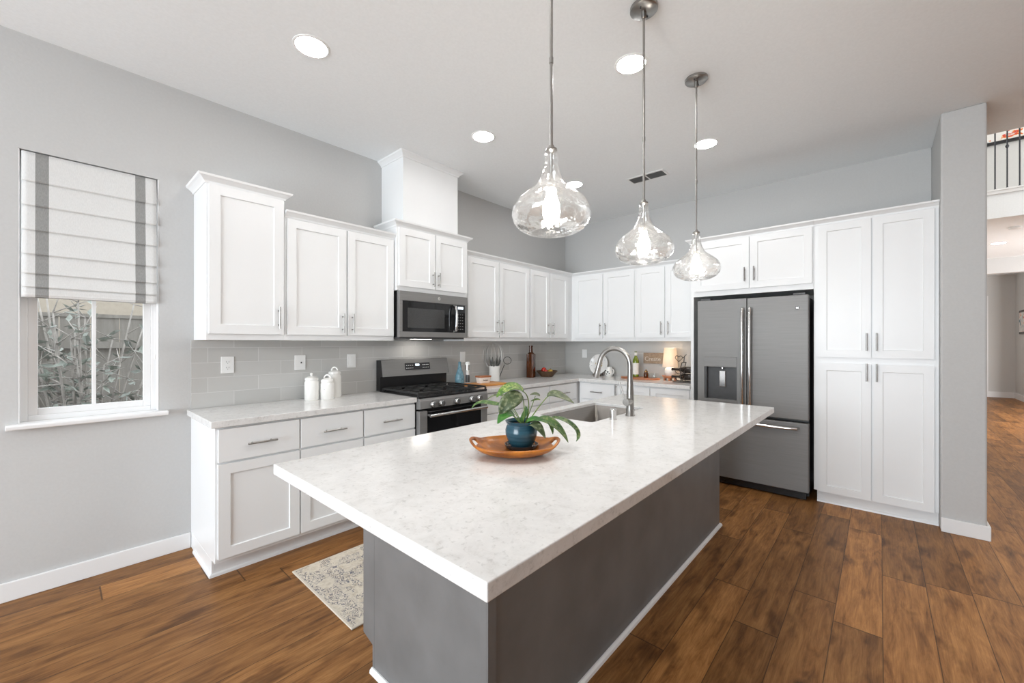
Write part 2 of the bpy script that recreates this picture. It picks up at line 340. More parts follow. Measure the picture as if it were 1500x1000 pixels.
# ------------------------------------------------------------------ mesh helpers
class MB:
    def __init__(self): self.bm = bmesh.new()
    def box(self, x0, x1, y0, y1, z0, z1):
        v = [self.bm.verts.new((x, y, z)) for z in (z0, z1) for y in (y0, y1) for x in (x0, x1)]
        for f in ((0, 2, 3, 1), (4, 5, 7, 6), (0, 1, 5, 4), (2, 6, 7, 3), (0, 4, 6, 2), (1, 3, 7, 5)):
            self.bm.faces.new([v[i] for i in f])
        return self
    def prism(self, poly, z0, z1, axis='z'):
        # poly: counter-clockwise 2D outline; axis z: (x,y); axis x: (y,z) swept along x; axis y: (x,z) swept along y
        def p(a, b, t): return {'z': (a, b, t), 'x': (t, a, b), 'y': (a, t, b)}[axis]
        lo = [self.bm.verts.new(p(a, b, z0)) for a, b in poly]; hi = [self.bm.verts.new(p(a, b, z1)) for a, b in poly]
        n = len(poly)
        self.bm.faces.new(lo[::-1]); self.bm.faces.new(hi)
        for i in range(n): self.bm.faces.new((lo[i], lo[(i+1) % n], hi[(i+1) % n], hi[i]))
        return self
    def ring(self, c, u, v, r, n): return [self.bm.verts.new(c + u*(r*cos(2*pi*i/n)) + v*(r*sin(2*pi*i/n))) for i in range(n)]
    def cyl(self, p0, p1, r0, r1=None, n=20):
        return self.tube([p0, p1], [r0, r0 if r1 is None else r1], n)
    def tube(self, pts, r, n=12, closed=False, cap=True):
        pts = [Vector(p) for p in pts]; m = len(pts)
        rs = r if isinstance(r, (list, tuple)) else [r]*m
        T = []
        for i in range(m):
            a = pts[(i-1) % m] if (closed or i > 0) else pts[i]
            b = pts[(i+1) % m] if (closed or i < m-1) else pts[i]
            T.append((b-a).normalized())
        up = Vector((0, 0, 1)) if abs(T[0].z) < 0.9 else Vector((1, 0, 0))
        u = T[0].cross(up).normalized(); rings = []
        for i in range(m):
            u = (u - T[i]*u.dot(T[i])).normalized(); v = T[i].cross(u)
            rings.append(self.ring(pts[i], u, v, rs[i], n))
        for i in range(m if closed else m-1):
            A, B = rings[i], rings[(i+1) % m]
            for k in range(n): self.bm.faces.new((A[k], A[(k+1) % n], B[(k+1) % n], B[k]))
        if cap and not closed:
            self.bm.faces.new(rings[0][::-1]); self.bm.faces.new(rings[-1])
        return self
    def lathe(self, prof, c=(0, 0, 0), n=32, axis='z', closed=False):
        # prof: list of (radius, height)
        c = Vector(c); rings = []
        ax = {'z': (Vector((1, 0, 0)), Vector((0, 1, 0)), Vector((0, 0, 1))), 'y': (Vector((1, 0, 0)), Vector((0, 0, 1)), Vector((0, 1, 0))), 'x': (Vector((0, 1, 0)), Vector((0, 0, 1)), Vector((1, 0, 0)))}[axis]
        for r, h in prof:
            if r < 1e-6: rings.append([self.bm.verts.new(c + ax[2]*h)])
            else: rings.append(self.ring(c + ax[2]*h, ax[0], ax[1], r, n))
        L = len(rings)
        for i in range(L if closed else L-1):
            A, B = rings[i], rings[(i+1) % L]
            for k in range(n):
                k2 = (k+1) % n
                if len(A) == 1 and len(B) == 1: continue
                if len(A) == 1: self.bm.faces.new((A[0], B[k2], B[k]))
                elif len(B) == 1: self.bm.faces.new((A[k], A[k2], B[0]))
                else: self.bm.faces.new((A[k], A[k2], B[k2], B[k]))
        return self
    def ball(self, c, r, sx=1, sy=1, sz=1, n=20, m=12):
        vs = len(self.bm.verts)
        self.lathe([(r*sin(pi*i/m) if 0 < i < m else 0, -r*cos(pi*i/m)) for i in range(m+1)], (0, 0, 0), n)
        self.bm.verts.ensure_lookup_table()
        for v in self.bm.verts[vs:]: v.co = Vector((v.co.x*sx, v.co.y*sy, v.co.z*sz)) + Vector(c)
        return self
    def torus(self, c, R, r, axis='z', n=32, m=10):
        ax = {'z': ((1, 0, 0), (0, 1, 0)), 'y': ((1, 0, 0), (0, 0, 1)), 'x': ((0, 1, 0), (0, 0, 1))}[axis]
        u, v = Vector(ax[0]), Vector(ax[1]); c = Vector(c)
        return self.tube([c + u*R*cos(2*pi*i/n) + v*R*sin(2*pi*i/n) for i in range(n)], r, m, closed=True)
    def door(self, x0, x1, z0, z1, yf, th=0.02, st=0.058, rec=0.009):
        # shaker front: frame and recessed panel; yf = front plane (toward -y)
        def R(a, b, c, d, y): return [self.bm.verts.new(p) for p in ((a, y, c), (b, y, c), (b, y, d), (a, y, d))]
        o = R(x0, x1, z0, z1, yf); i1 = R(x0+st, x1-st, z0+st, z1-st, yf); i2 = R(x0+st+.003, x1-st-.003, z0+st+.003, z1-st-.003, yf+rec); bk = R(x0, x1, z0, z1, yf+th)
        for k in range(4):
            k2 = (k+1) % 4
            self.bm.faces.new((o[k], o[k2], i1[k2], i1[k])); self.bm.faces.new((i1[k], i1[k2], i2[k2], i2[k])); self.bm.faces.new((bk[k], bk[k2], o[k2], o[k]))
        self.bm.faces.new(i2); self.bm.faces.new(bk[::-1])
        return self
    def sweep(self, path, prof, z0):
        # moulding: path = xy polyline, outside on its right hand; prof = [(out, dz)...] outline
        P = [Vector((p[0], p[1])) for p in path]; n = len(P); dirs = [(P[i+1]-P[i]).normalized() for i in range(n-1)]
        offs = []
        for i in range(n):
            a = dirs[max(0, i-1)]; b = dirs[min(n-2, i)]
            na = Vector((a.y, -a.x)); nb = Vector((b.y, -b.x)); m = (na+nb); m = m/ (m.length_squared/2) if m.length > 1e-6 else na
            offs.append(m)
        rings = [[self.bm.verts.new((P[i].x + offs[i].x*o, P[i].y + offs[i].y*o, z0+dz)) for o, dz in prof] for i in range(n)]
        k = len(prof)
        for i in range(n-1):
            for j in range(k): self.bm.faces.new((rings[i][j], rings[i][(j+1) % k], rings[i+1][(j+1) % k], rings[i+1][j]))
        self.bm.faces.new(rings[0][::-1]); self.bm.faces.new(rings[-1])
        return self
    def xform(self, mtx, start=0):
        self.bm.verts.ensure_lookup_table()
        for v in self.bm.verts[start:]: v.co = mtx @ v.co
        return self
    def build(self, name, m, parent=None, smooth=False, bevel=0, sub=0, seg=2, label=None, loc=None, solid=0):
        bm = self.bm
        bmesh.ops.recalc_face_normals(bm, faces=bm.faces[:])
        if parent is None and loc is not None:
            for v in bm.verts: v.co -= Vector(loc)
        elif parent is not None:
            z = root(parent).location.z
            for v in bm.verts: v.co.z -= z
        me = bpy.data.meshes.new(name); bm.to_mesh(me); bm.free()
        me.materials.append(m)
        o = bpy.data.objects.new(name, me); COL.objects.link(o)
        if parent is not None: o.parent = parent
        elif loc is not None: o.location = loc
        if smooth:
            for p in me.polygons: p.use_smooth = True
            if smooth == 'auto': me.set_sharp_from_angle(angle=radians(38))
        if solid:
            md = o.modifiers.new('thickness', 'SOLIDIFY'); md.thickness = solid; md.offset = 0
        if bevel:
            md = o.modifiers.new('edge', 'BEVEL'); md.width = bevel; md.segments = seg; md.limit_method = 'ANGLE'; md.angle_limit = radians(40)
        if sub:
            md = o.modifiers.new('smooth', 'SUBSURF'); md.levels = sub; md.render_levels = sub
        if label: o['label'] = label
        return o
def root(o):
    while o.parent: o = o.parent
    return o
def thing(name, label, cat, loc=(0, 0, 0), rz=0.0, group=None):
    o = bpy.data.objects.new(name, None); COL.objects.link(o); o.empty_display_size = 0.05
    o.location = loc; o.rotation_euler = (0, 0, rz)
    o['label'] = label; o['category'] = cat
    if group: o['group'] = group
    return o
def tag(o, label, cat, group=None):
    o['label'] = label; o['category'] = cat
    if group: o['group'] = group
    return o
def struct(o):
    o['kind'] = 'structure'; return o
def dup(r, loc, label=None, rz=None):
    c = r.copy(); COL.objects.link(c); c.location = loc
    if rz is not None: c.rotation_euler = (0, 0, rz)
    if label: c['label'] = label
    def rec(src, dst):
        for ch in src.children:
            k = ch.copy(); COL.objects.link(k); k.parent = dst; rec(ch, k)
    rec(r, c); return c
def text_mesh(s, size, ext=0.0008):
    cu = bpy.data.curves.new('lettering', 'FONT'); cu.body = s; cu.size = size; cu.extrude = ext; cu.align_x = 'CENTER'; cu.align_y = 'CENTER'
    o = bpy.data.objects.new('lettering', cu); COL.objects.link(o)
    dg = bpy.context.evaluated_depsgraph_get(); me = bpy.data.meshes.new_from_object(o.evaluated_get(dg))
    bpy.data.objects.remove(o); return me
def lettering(name, s, size, m, parent, mtx, label=None):
    me = text_mesh(s, size); z = root(parent).location.z
    me.transform(Matrix.Translation((0, 0, -z)) @ mtx); me.materials.clear(); me.materials.append(m); me.name = name
    o = bpy.data.objects.new(name, me); COL.objects.link(o); o.parent = parent
    if label: o['label'] = label
    return o
FACE = Matrix.Rotation(pi/2, 4, 'X')          # text lying in xy -> facing -y

# ------------------------------------------------------------------ room shell
H = 3.009
WX0, WX1, WZ0, WZ1 = -5.095, -4.522, 0.925, 2.392     # window opening
XF, YF = -9.4, -8.2
fl = MB().box(XF, 11.0, -9.0, 0.15, -0.12, 0.0).build('floor', M['floor']); struct(fl)
struct(MB().box(XF, 0.0, YF, 0.0, H, H+0.12).box(-0.55, -0.0, -9, YF, H, H+0.0001+0.12).build('ceiling', M['ceiling']))
wl = MB().box(XF, WX0, 0, 0.16, 0, H).box(WX1, 0.16, 0, 0.16, 0, H).box(WX0, WX1, 0, 0.16, 0, WZ0).box(WX0, WX1, 0, 0.16, WZ1, H)
struct(wl.build('wall_left', M['wall']))
struct(MB().box(0, 0.16, -3.735, 0, 0, 5.9).build('wall_right', M['wall']))
struct(MB().box(-0.695, 0.16, -3.958, -3.736, 0, H).box(0.0, 0.16, -3.958, -3.736, H, 5.9).build('wall_end', M['wall'], bevel=0.012, seg=3))
struct(MB().box(XF, -0.55, YF-0.15, YF, 0, H).build('wall_rear', M['wall']))
struct(MB().box(XF-0.15, XF, YF, -4.0, 0, H).box(XF-0.15, XF, -0.8, 0.16, 0, H).box(XF-0.15, XF, -4.0, -0.8, 2.6, H).build('wall_front', M['wall']))
struct(MB().box(XF, -4.362, -0.016, 0, 0, 0.1).build('baseboard_left', M['trim'], bevel=0.004))
struct(MB().box(-0.711, -0.695, -3.974, -3.737, 0, 0.1).box(-0.695, 0.1, -3.974, -3.958, 0, 0.1).build('baseboard_end', M['trim'], bevel=0.004))
# tiled splashbacks
struct(MB().box(-4.36, -0.010, -0.010, 0, 0.9145, 1.3715).box(-3.03, -2.25, -0.010, 0, 0.80, 0.9145).build('trim_1', M['tile_a']))
struct(MB().box(-0.010, 0, -1.968, -0.0, 0.9145, 1.3715).build('trim_2', M['tile_b']))
# boxed chase above the hood, with its crown
CR = [(0, 0), (0.006, 0), (0.010, 0.012), (0.030, 0.030), (0.040, 0.036), (0.044, 0.048), (0, 0.048)]
ch = struct(MB().box(-2.958, -2.345, -0.35, -0.001, 2.385, H-0.001).build('wall_chase', M['cab']))
c2 = MB().sweep([(-2.958, -0.001), (-2.958, -0.35), (-2.345, -0.35), (-2.345, -0.001)], CR, H-0.0495).build('trim_3', M['cab']); struct(c2)

# ------------------------------------------------------------------ window and what lies beyond
wn = MB()
Y0, Y1 = 0.055, 0.12
fw = 0.032
wn.box(WX0, WX0+.006, 0.0, Y0, WZ0, WZ1).box(WX1-.006, WX1, 0.0, Y0, WZ0, WZ1)  # white jamb liners, added to brighten the gaps beside the shade
wn.box(WX0, WX0+fw, Y0, Y1, WZ0, WZ1).box(WX1-fw, WX1, Y0, Y1, WZ0, WZ1).box(WX0+fw, WX1-fw, Y0, Y1, WZ0, WZ0+0.03).box(WX0+fw, WX1-fw, Y0, Y1, WZ1-0.03, WZ1)
win = struct(wn.build('window_1', M['trim'], bevel=0.003))
for z0, z1, yy in ((WZ0+0.03, 1.665, 0.062), (1.655, WZ1-0.03, 0.09)):
    s = MB(); a, b = WX0+fw, WX1-fw; q = 0.036
    s.box(a, a+q, yy, yy+.028, z0, z1).box(b-q, b, yy, yy+.028, z0, z1).box(a+q, b-q, yy, yy+.028, z0, z0+q).box(a+q, b-q, yy, yy+.028, z1-q, z1)
    s.box((a+b)/2-.009, (a+b)/2+.009, yy+.004, yy+.024, z0+q, z1-q)
    sa = s.build('sash', M['trim'], win, bevel=0.002)
    MB().box(a+q, b-q, yy+.012, yy+.016, z0+q, z1-q).build('pane', M['wglass'], sa)
struct(MB().prism([(-0.052, 0.897), (0.06, 0.897), (0.06, 0.9255), (-0.052, 0.9255), (-0.058, 0.917), (-0.056, 0.903)], -5.135, -4.482, 'x').build('trim_4', M['trim'], bevel=0.003))
# roman shade
sx0, sx1 = -5.083, -4.534; cx = (sx0+sx1)/2
sh = thing('roman_shade', 'white linen roman shade with two grey stripes half drawn over the window', 'blind', (cx, 0.012, 2.39))
prof = []
zs = [2.385, 2.233, 2.103, 1.970, 1.840, 1.735, 1.662]
for i in range(len(zs)-1):
    a, b = zs[i], zs[i+1]
    for k in range(6):
        t = k/6; prof.append((-0.008 - 0.014*t**1.5 - 0.002*i, a + (b-a)*t))
    prof.append((-0.023 - 0.002*i, b - 0.003)); prof.append((-0.020 - 0.002*i, b - 0.007)); prof.append((-0.008 - 0.002*i, b - 0.002))
prof += [(-0.020, 1.655), (-0.024, 1.643), (-0.026, 1.630), (-0.024, 1.622), (-0.027, 1.615), (-0.022, 1.604), (-0.010, 1.600)]
fb = MB(); rows = []
for y, z in prof: rows.append([fb.bm.verts.new((sx0 - cx + (sx1-sx0)*i/24, y, z)) for i in range(25)])
for A, B in zip(rows, rows[1:]):
    for i in range(24): fb.bm.faces.new((A[i], A[i+1], B[i+1], B[i]))
fb.build('fabric', M['shade'], sh, smooth='auto', solid=0.003)
MB().box(sx0-cx, sx1-cx, 0.002, 0.03, 2.36, 2.388).build('headrail', M['trim'], sh)
MB().tube([(0.266, 0.02, 2.36), (0.266, 0.0, 1.62), (0.268, -0.002, 1.28)], 0.0015, 6).lathe([(0, 0), (0.004, 0.004), (0.006, 0.02), (0.003, 0.032), (0, 0.034)], (0.268, -0.002, 1.247), 10).build('lift_cord', M['white'], sh)
# garden
g = struct(MB().box(-9, -1.5, 0.16, 6, -0.25, -0.13).build('floor_garden', M['ground']))
fe = thing('garden_fence', 'weathered grey board fence outside the window', 'fence', (-5.2, 2.3, -0.13))
for k in range(22):
    x = -7.6 + k*0.205
    fb = MB().box(x+5.2, x+5.2+0.198, 0, 0.02, -0.13, 1.60)
    fb.build('fence_board', M['fence'], fe)
MB().box(-2.4, 2.15, -0.012, 0.045, 1.60, 1.635).build('top_rail', M['fence'], fe)
for x in (-1.9, 0.05, 1.35): MB().box(x, x+.09, -0.06, -0.001, -0.13, 1.60).build('fence_post', M['fence'], fe)
MB().box(-2.4, 2.15, -0.04, -0.0005, 1.30, 1.36).build('cross_rail', M['fence'], fe)
nb = MB().box(-8.5, -3.6, 4.6, 4.9, -0.13, 2.35).build('neighbour_wall', M['stucco'], loc=(-6, 4.7, -0.13)); tag(nb, 'pale stucco house wall beyond the garden fence', 'building')
rnd = random.Random(3)
for si, (bx, by, lab) in enumerate(((-4.80, 1.25, 'bushy pale-stemmed garden shrub seen through the window panes'),)):
    t = thing('garden_shrub', lab, 'shrub', (bx, by, -0.13))
    st = MB(); tips = []
    for k in range(22):
        a = rnd.uniform(0, 2*pi); sp = rnd.uniform(0.15, 0.55)
        pts = [Vector((0.03*cos(a), 0.03*sin(a), 0)), Vector((sp*.45*cos(a), sp*.45*sin(a)*.7, 0.75)), Vector((sp*cos(a)+rnd.uniform(-.1, .1), sp*sin(a)*.7, rnd.uniform(1.3, 1.95)))]
        P = [pts[0]*(1-u)**2 + pts[1]*2*u*(1-u) + pts[2]*u*u for u in [j/8 for j in range(9)]]
        st.tube([(p.x, p.y, p.z-0.13) for p in P], [0.013*(1-.07*j) for j in range(9)], 6)
        for j in range(3, 9):
            for q in range(2):
                d = Vector((rnd.uniform(-1, 1), rnd.uniform(-1, 1), rnd.uniform(-.2, .8))).normalized(); L = rnd.uniform(.12, .32)
                e = P[j] + d*L
                st.tube([(P[j].x, P[j].y, P[j].z-.13), (e.x, e.y, e.z-.13)], [0.005, 0.002], 5)
                for _ in range(2): tips.append((P[j] + d*L*rnd.uniform(.4, 1.0), d))
    st.build('stems', M['bark'], t, smooth=True)
    lf = MB()
    for p, d in tips:
        d2 = (d + Vector((rnd.uniform(-1, 1), rnd.uniform(-1, 1), rnd.uniform(-1, .3)))).normalized(); L = rnd.uniform(.06, .11); Wd = L*.24
        s = d2.cross(Vector((rnd.uniform(-1, 1), rnd.uniform(-1, 1), 1))).normalized(); nrm = d2.cross(s)
        q = p - Vector((0, 0, .13))
        vs = [lf.bm.verts.new(q), lf.bm.verts.new(q + d2*L*.45 + s*Wd), lf.bm.verts.new(q + d2*L), lf.bm.verts.new(q + d2*L*.45 - s*Wd), lf.bm.verts.new(q + d2*L*.45 + nrm*Wd*.35)]
        for a, b in ((0, 1), (1, 2), (2, 3), (3, 0)): lf.bm.faces.new((vs[a], vs[b], vs[4]))
    fo = lf.build('foliage', M['shrubleaf'], t); fo['kind'] = 'stuff'

# ------------------------------------------------------------------ hall and landing beyond the end wall
struct(MB().box(0.16, 11.0, -3.958, -3.80, 0, 5.9).build('wall_hall_left', M['hallwall']))
struct(MB().box(10.6, 10.75, -9, -3.958, 0, H).build('wall_hall_far', M['hallwall']))
struct(MB().box(9.4, 10.6, -6.05, -5.86, 0, H).build('wall_hall_right', M['hallwall']))
struct(MB().box(3.4, 10.6, -9, -3.958, H, 3.335).build('ceiling_hall', M['ceiling']))
struct(MB().box(3.372, 3.3995, -9, -3.9585, 3.325, 3.375).box(3.36, 3.3995, -9, -3.9585, 3.365, 3.385).build('trim_5', M['trim']))
struct(MB().box(-0.7, 1.0, -9.15, -9, 0, 5.9).box(3.6, 11, -9.15, -9, 0, 5.9).box(1.0, 3.6, -9.15, -9, 0, 2.9).box(1.0, 3.6, -9.15, -9, 5.3, 5.9).box(-0.7, -0.55, -9, -8.351, 0, H).build('wall_entry', M['hallwall']))
struct(MB().box(7.34, 7.5, -9, -3.959, 2.71, H).build('wall_header', M['wall']))
struct(MB().box(-0.55, 5.4, -9, -3.9, 5.7, 5.85).build('ceiling_upper', M['ceiling']))
struct(MB().box(5.05, 5.2, -9, -3.958, 3.335, 5.7).build('wall_landing', M['hallwall']))
struct(MB().box(-0.55, -0.40, -9, -3.959, H+0.121, 5.9).build('wall_upper', M['ceiling']))
struct(MB().box(10.585, 10.6, -5.86, -3.959, 0, 0.14).box(9.4, 10.585, -5.86, -5.845, 0, 0.14).build('baseboard_hall', M['trim']))
struct(MB().box(10.575, 10.599, -5.42, -5.33, 0.0, 2.52).box(10.575, 10.599, -5.33, -4.4, 2.43, 2.52).box(10.575, 10.599, -4.49, -4.4, 0, 2.43).build('trim_6', M['trim']))
dr = struct(MB().door(-5.328, -4.492, 0.01, 2.428, 0, 0.04).xform(Matrix.Translation((10.598, 0, 0)) @ Matrix.Rotation(-pi/2, 4, 'Z') @ Matrix.Scale(-1, 4, (1, 0, 0))).build('door_1', M['trim']))
rl = thing('stair_railing', 'white handrail with black iron balusters on the upstairs landing', 'railing', (3.44, -5.5, 3.385))
MB().box(-0.03, 0.03, -3.4, 1.53, 4.345, 4.375).box(-0.022, 0.022, -3.4, 1.53, 4.375, 4.41).build('handrail', M['trim'], rl, bevel=0.006, label='white painted handrail')
k = 0
y = -4.557+5.5+0.105*5
while y > -1.2:
    b = MB().box(-.0065, .0065, y-.0065, y+.0065, 3.385, 4.345).box(-.013, .013, y-.013, y+.013, 3.385, 3.405)
    if k % 2 == 0: b.lathe([(0, -.03), (.012, -.02), (.018, 0), (.012, .02), (0, .03)], (0, y, 3.95), 8)
    b.build('baluster', M['rail'], rl); y -= 0.105; k += 1
pn = thing('abstract_painting', 'colourful abstract canvas on the upstairs landing wall', 'painting', (5.045, -5.25, 4.5))
MB().box(-0.028, -0.0, -1.0, 0.72, 4.545, 5.5).build('canvas', M['painting'], pn)
MB().box(-0.04, 0.0, -1.03, 0.75, 4.50, 4.545).box(-0.04, 0.0, 0.72, 0.75, 4.545, 5.53).box(-0.04, 0.0, -1.03, -1.0, 4.545, 5.53).box(-0.04, 0, -1.0, .72, 5.5, 5.53).build('frame', M['black'], pn)
hp = thing('framed_picture', 'dark patterned picture on the far hall side wall', 'picture', (9.86, -5.858, 1.55))
MB().box(-0.28, 0.28, 0, 0.02, 1.55, 2.1).build('frame', M['black'], hp)
MB().box(-0.23, 0.23, 0.02, 0.024, 1.60, 2.05).build('print', M['painting'], hp)
sd = MB().lathe([(0, 0), (0.065, 0), (0.065, -0.02), (0.05, -0.034), (0, -0.036)], (0, 0, 0), 24).build('smoke_detector', M['white'], smooth='auto')
sd.location = (4.21, -4.85, H-0.0005); tag(sd, 'round white smoke detector on the hall ceiling', 'smoke detector')

# ------------------------------------------------------------------ recessed lights, vent
def downlight(x, y, label):
    t = thing('recessed_light', label, 'ceiling light', (x, y, H), 0, 'recessed ceiling lights')
    MB().lathe([(0.082, -0.0035), (0.089, -0.005), (0.095, -0.003), (0.096, 0), (0.082, 0)], (0, 0, H), 40, closed=True).build('trim_ring', M['white'], t, smooth='auto')
    MB().lathe([(0, 0), (0.0815, 0), (0.0815, -0.003), (0, -0.003)], (0, 0, H-0.0005), 40).build('lens', M['can'], t)
    return t
d0 = downlight(-4.005, -1.045, 'recessed ceiling light above the cupboards, nearest the window wall end')
for x, y, l in ((-2.678, -2.31, 'recessed ceiling light beside the middle pendant rod'), (-2.666, -1.04, 'recessed ceiling light in front of the boxed hood chase'),
             (-1.345, -2.33, 'recessed ceiling light behind the farthest pendant rod'), (-1.338, -1.03, 'recessed ceiling light just right of the nearest pendant shade'),
             (-4.0, -2.32, 'recessed ceiling light overhead, above the near end of the island'), (5.53, -4.88, 'recessed light in the hall ceiling beyond the end wall')):
    dup(d0, (x, y, H), l)
vt = thing('ceiling_vent', 'white ceiling air vent with two dark louvre panels', 'vent', (-1.02, -1.685, H))
MB().box(-.085, .085, -.19, .19, H-.006, H-.0003).build('frame', M['white'], vt, bevel=.002)
for y0, y1 in ((-.168, -.008), (.008, .168)):
    p = MB().box(-.062, .062, y0, y1, H-.0085, H-.0062).build('louvre_panel', M['darkgrey'], vt)
    s = MB()
    n = 11
    for i in range(n):
        yy = y0 + (y1-y0)*(i+.5)/n; s.prism([(yy-.004, H-.0115), (yy-.002, H-.0115), (yy+.004, H-.0086), (yy+.002, H-.0086)], -.062, .062, 'x')
    s.build('louvre', M['nickel'], p)

# ------------------------------------------------------------------ pendants
def pendant(x, y, label):
    t = thing('pendant_light', label, 'pendant light', (x, y, 1.743), 0, 'glass pendants over the island')
    z = 1.743
    MB().lathe([(0, 0), (0.066, 0), (0.066, -0.022), (0.06, -0.027), (0.012, -0.029), (0.012, -0.06), (0.008, -0.064), (0, -0.064)], (0, 0, H-.0005), 32).build('canopy', M['nickel'], t, smooth='auto')
    for s in (-1, 1): MB().cyl((s*.038, 0, H-.0285), (s*.038, 0, H-.034), .005, .004, 10).build('canopy_screw', M['darkgrey'], t)
    MB().cyl((0, 0, H-.06), (0, 0, z+.311), .0055, n=12).cyl((0, 0, z+.62), (0, 0, z+.60), .0075, n=12).build('rod', M['nickel'], t, smooth='auto')
    MB().lathe([(0, .312), (.009, .310), (.0115, .302), (.020, .297), (.021, .290), (.008, .2845), (.005, .28), (.005, .19), (.013, .186), (.0145, .175), (.0145, .158), (.0, .155)], (0, 0, z), 24).build('socket', M['nickel'], t, smooth='auto', label='metal cap and lamp socket')
    pr = [(.069, .0), (.090, .005), (.115, .018), (.132, .038), (.140, .062), (.138, .083), (.123, .1115), (.101, .131), (.0757, .150), (.057, .165), (.0463, .178), (.036, .20), (.0312, .2136), (.0255, .240), (.0235, .265), (.022, .285), (.012, .295)]
    gl = MB().lathe(pr + [(r-.0035 if r > .02 else r-.002, h+.001) for r, h in pr[::-1]], (0, 0, z), 48, closed=True).build('glass_shade', M['pglass'], t, smooth=True, label='clear hammered glass shade')
    MB().lathe([(0, .034), (.012, .036), (.024, .048), (.031, .070), (.029, .10), (.020, .128), (.0135, .15), (.0135, .1545), (0, .1545)], (0, 0, z), 20).build('bulb', M['bulb'], t, smooth=True)
    return t
p0 = pendant(-3.79, -2.545, 'nearest of the three glass pendants over the island, hanging largest in view')
dup(p0, (-3.022, -2.543, 1.75), 'middle of the three glass pendants over the island')
dup(p0, (-2.277, -2.553, 1.752), 'farthest of the three glass pendants over the island, toward the fridge')

# ------------------------------------------------------------------ cabinets
def handle(door, x, z, L, yf, horiz=False, m=None):
    # bar pull with two posts, centred at (x, z) on the front plane yf
    b = MB(); d = L*0.32; y = yf - 0.030
    if horiz:
        b.cyl((x-L/2, y, z), (x+L/2, y, z), .0055, n=10)
        for s in (-d, d): b.cyl((x+s, yf, z), (x+s, y, z), .0045, n=8)
    else:
        b.cyl((x, y, z-L/2), (x, y, z+L/2), .0055, n=10)
        for s in (-d, d): b.cyl((x, yf, z+s), (x, y, z+s), .0045, n=8)
    return b.build('handle', m or M['nickel'], door, smooth='auto', label='brushed nickel bar pull')
def cabinet(name, label, loc, rz, body, doors, drawers=(), crown=None, cz=0, group=None, toe=None, cat='cabinet', hl=0.15, extra=None):
    t = thing(name, label, cat, loc, rz, group)
    mb = MB()
    for b in body: mb.box(*b)
    if extra: extra(mb)
    mb.build('body', M['cab'], t, bevel=0.0015, seg=1)
    for x0, x1, z0, z1, hx, hz in doors:
        d = MB().door(x0, x1, z0, z1, -0.0205).build('door', M['cab'], t)
        if hx is not None: handle(d, hx, hz, hl, -0.0205)
    for x0, x1, z0, z1 in drawers:
        d = MB().box(x0, x1, -0.0205, -0.0005, z0, z1).build('drawer', M['cab'], t, bevel=0.0025)
        handle(d, (x0+x1)/2, (z0+z1)/2 - .005, 0.158, -0.0205, True)
    if toe: MB().box(*toe[0]).sweep(toe[1], [(0, 0), (.012, 0), (.010, .012), (.003, .018), (0, .018)], 0.0).build('toe_kick', M['cab'], t)
    if crown: MB().sweep(crown, CR, cz).build('crown_moulding', M['cab'], t)
    return t
WC = 'white wall cabinets'
B0 = 1.372
# local frame: x along the wall to the right, y into the wall, z up; face frame at y=0
D = 0.323
def wall_cab(label, x0, w, z1, doors, crown, loc_y=-0.325, rz=0, dep=D, z0=B0, loc=None):
    return cabinet('wall_cabinet', label, loc or (x0, loc_y, z0), rz, [(0, w, 0, dep, z0, z1)], doors, (), crown, z1-.004, WC)
hz = 1.372 + 0.15
wall_cab('tall single-door white wall cabinet at the left end, next to the window', -4.345, 0.447, 2.345,
         [(0.014, 0.437, 1.412, 2.336, 0.404, 1.525)], [(0, D), (0, 0), (0.447, 0), (0.447, D)])
wall_cab('white double-door wall cabinet between the tall end cabinet and the microwave', -3.897, 0.862, 2.232,
         [(0.014, 0.436, 1.412, 2.222, 0.405, 1.505), (0.450, 0.850, 1.412, 2.222, 0.482, 1.505)], [(0.001, 0), (0.861, 0)])
cabinet('wall_cabinet', 'small white double-door cabinet right above the microwave', (-3.034, -0.368, 1.80), 0, [(0, 0.792, 0, 0.366, 1.80, 2.345)],
        [(0.016, 0.388, 1.838, 2.336, 0.362, 1.925), (0.398, 0.778, 1.838, 2.336, 0.424, 1.925)], (), [(0, .30), (0, 0), (0.792, 0), (0.792, .30)], 2.341, WC, hl=.13)
wall_cab('white double-door wall cabinet just right of the microwave', -2.241, 1.011, 2.232,
         [(0.036, 0.482, 1.412, 2.222, 0.452, 1.522), (0.494, 1.001, 1.412, 2.222, 0.526, 1.522)], [(0, 0), (1.011, 0)], dep=.323)
wall_cab('white double-door wall cabinet running into the inner corner', -1.229, 1.226, 2.232,
         [(0.014, 0.384, 1.412, 2.222, 0.353, 1.522), (0.404, 0.790, 1.412, 2.222, 0.446, 1.522)], [(0, 0), (0.886, 0)])
RZ = -pi/2
def side_cab(label, y0, w, z1, doors, crown, x=-0.325, dep=0.322, z0=B0, name='wall_cabinet', **kw):
    return cabinet(name, label, (x, y0, z0), RZ, [(0, w, 0, dep, z0, z1)], doors, (), crown, z1-.004, WC, **kw)
side_cab('white double-door wall cabinet on the fridge wall beside the inner corner', -0.3255, 0.911, 2.232,
         [(0.062, 0.476, 1.412, 2.222, 0.447, 1.522), (0.494, 0.898, 1.412, 2.222, 0.524, 1.522)], [(0.0, 0), (0.911, 0)])
side_cab('white double-door wall cabinet over the table lamp, next to the fridge', -1.2375, 0.731, 2.232,
         [(0.014, 0.352, 1.412, 2.222, 0.318, 1.522), (0.366, 0.716, 1.412, 2.222, 0.398, 1.522)], [(0, 0), (0.731, 0)])
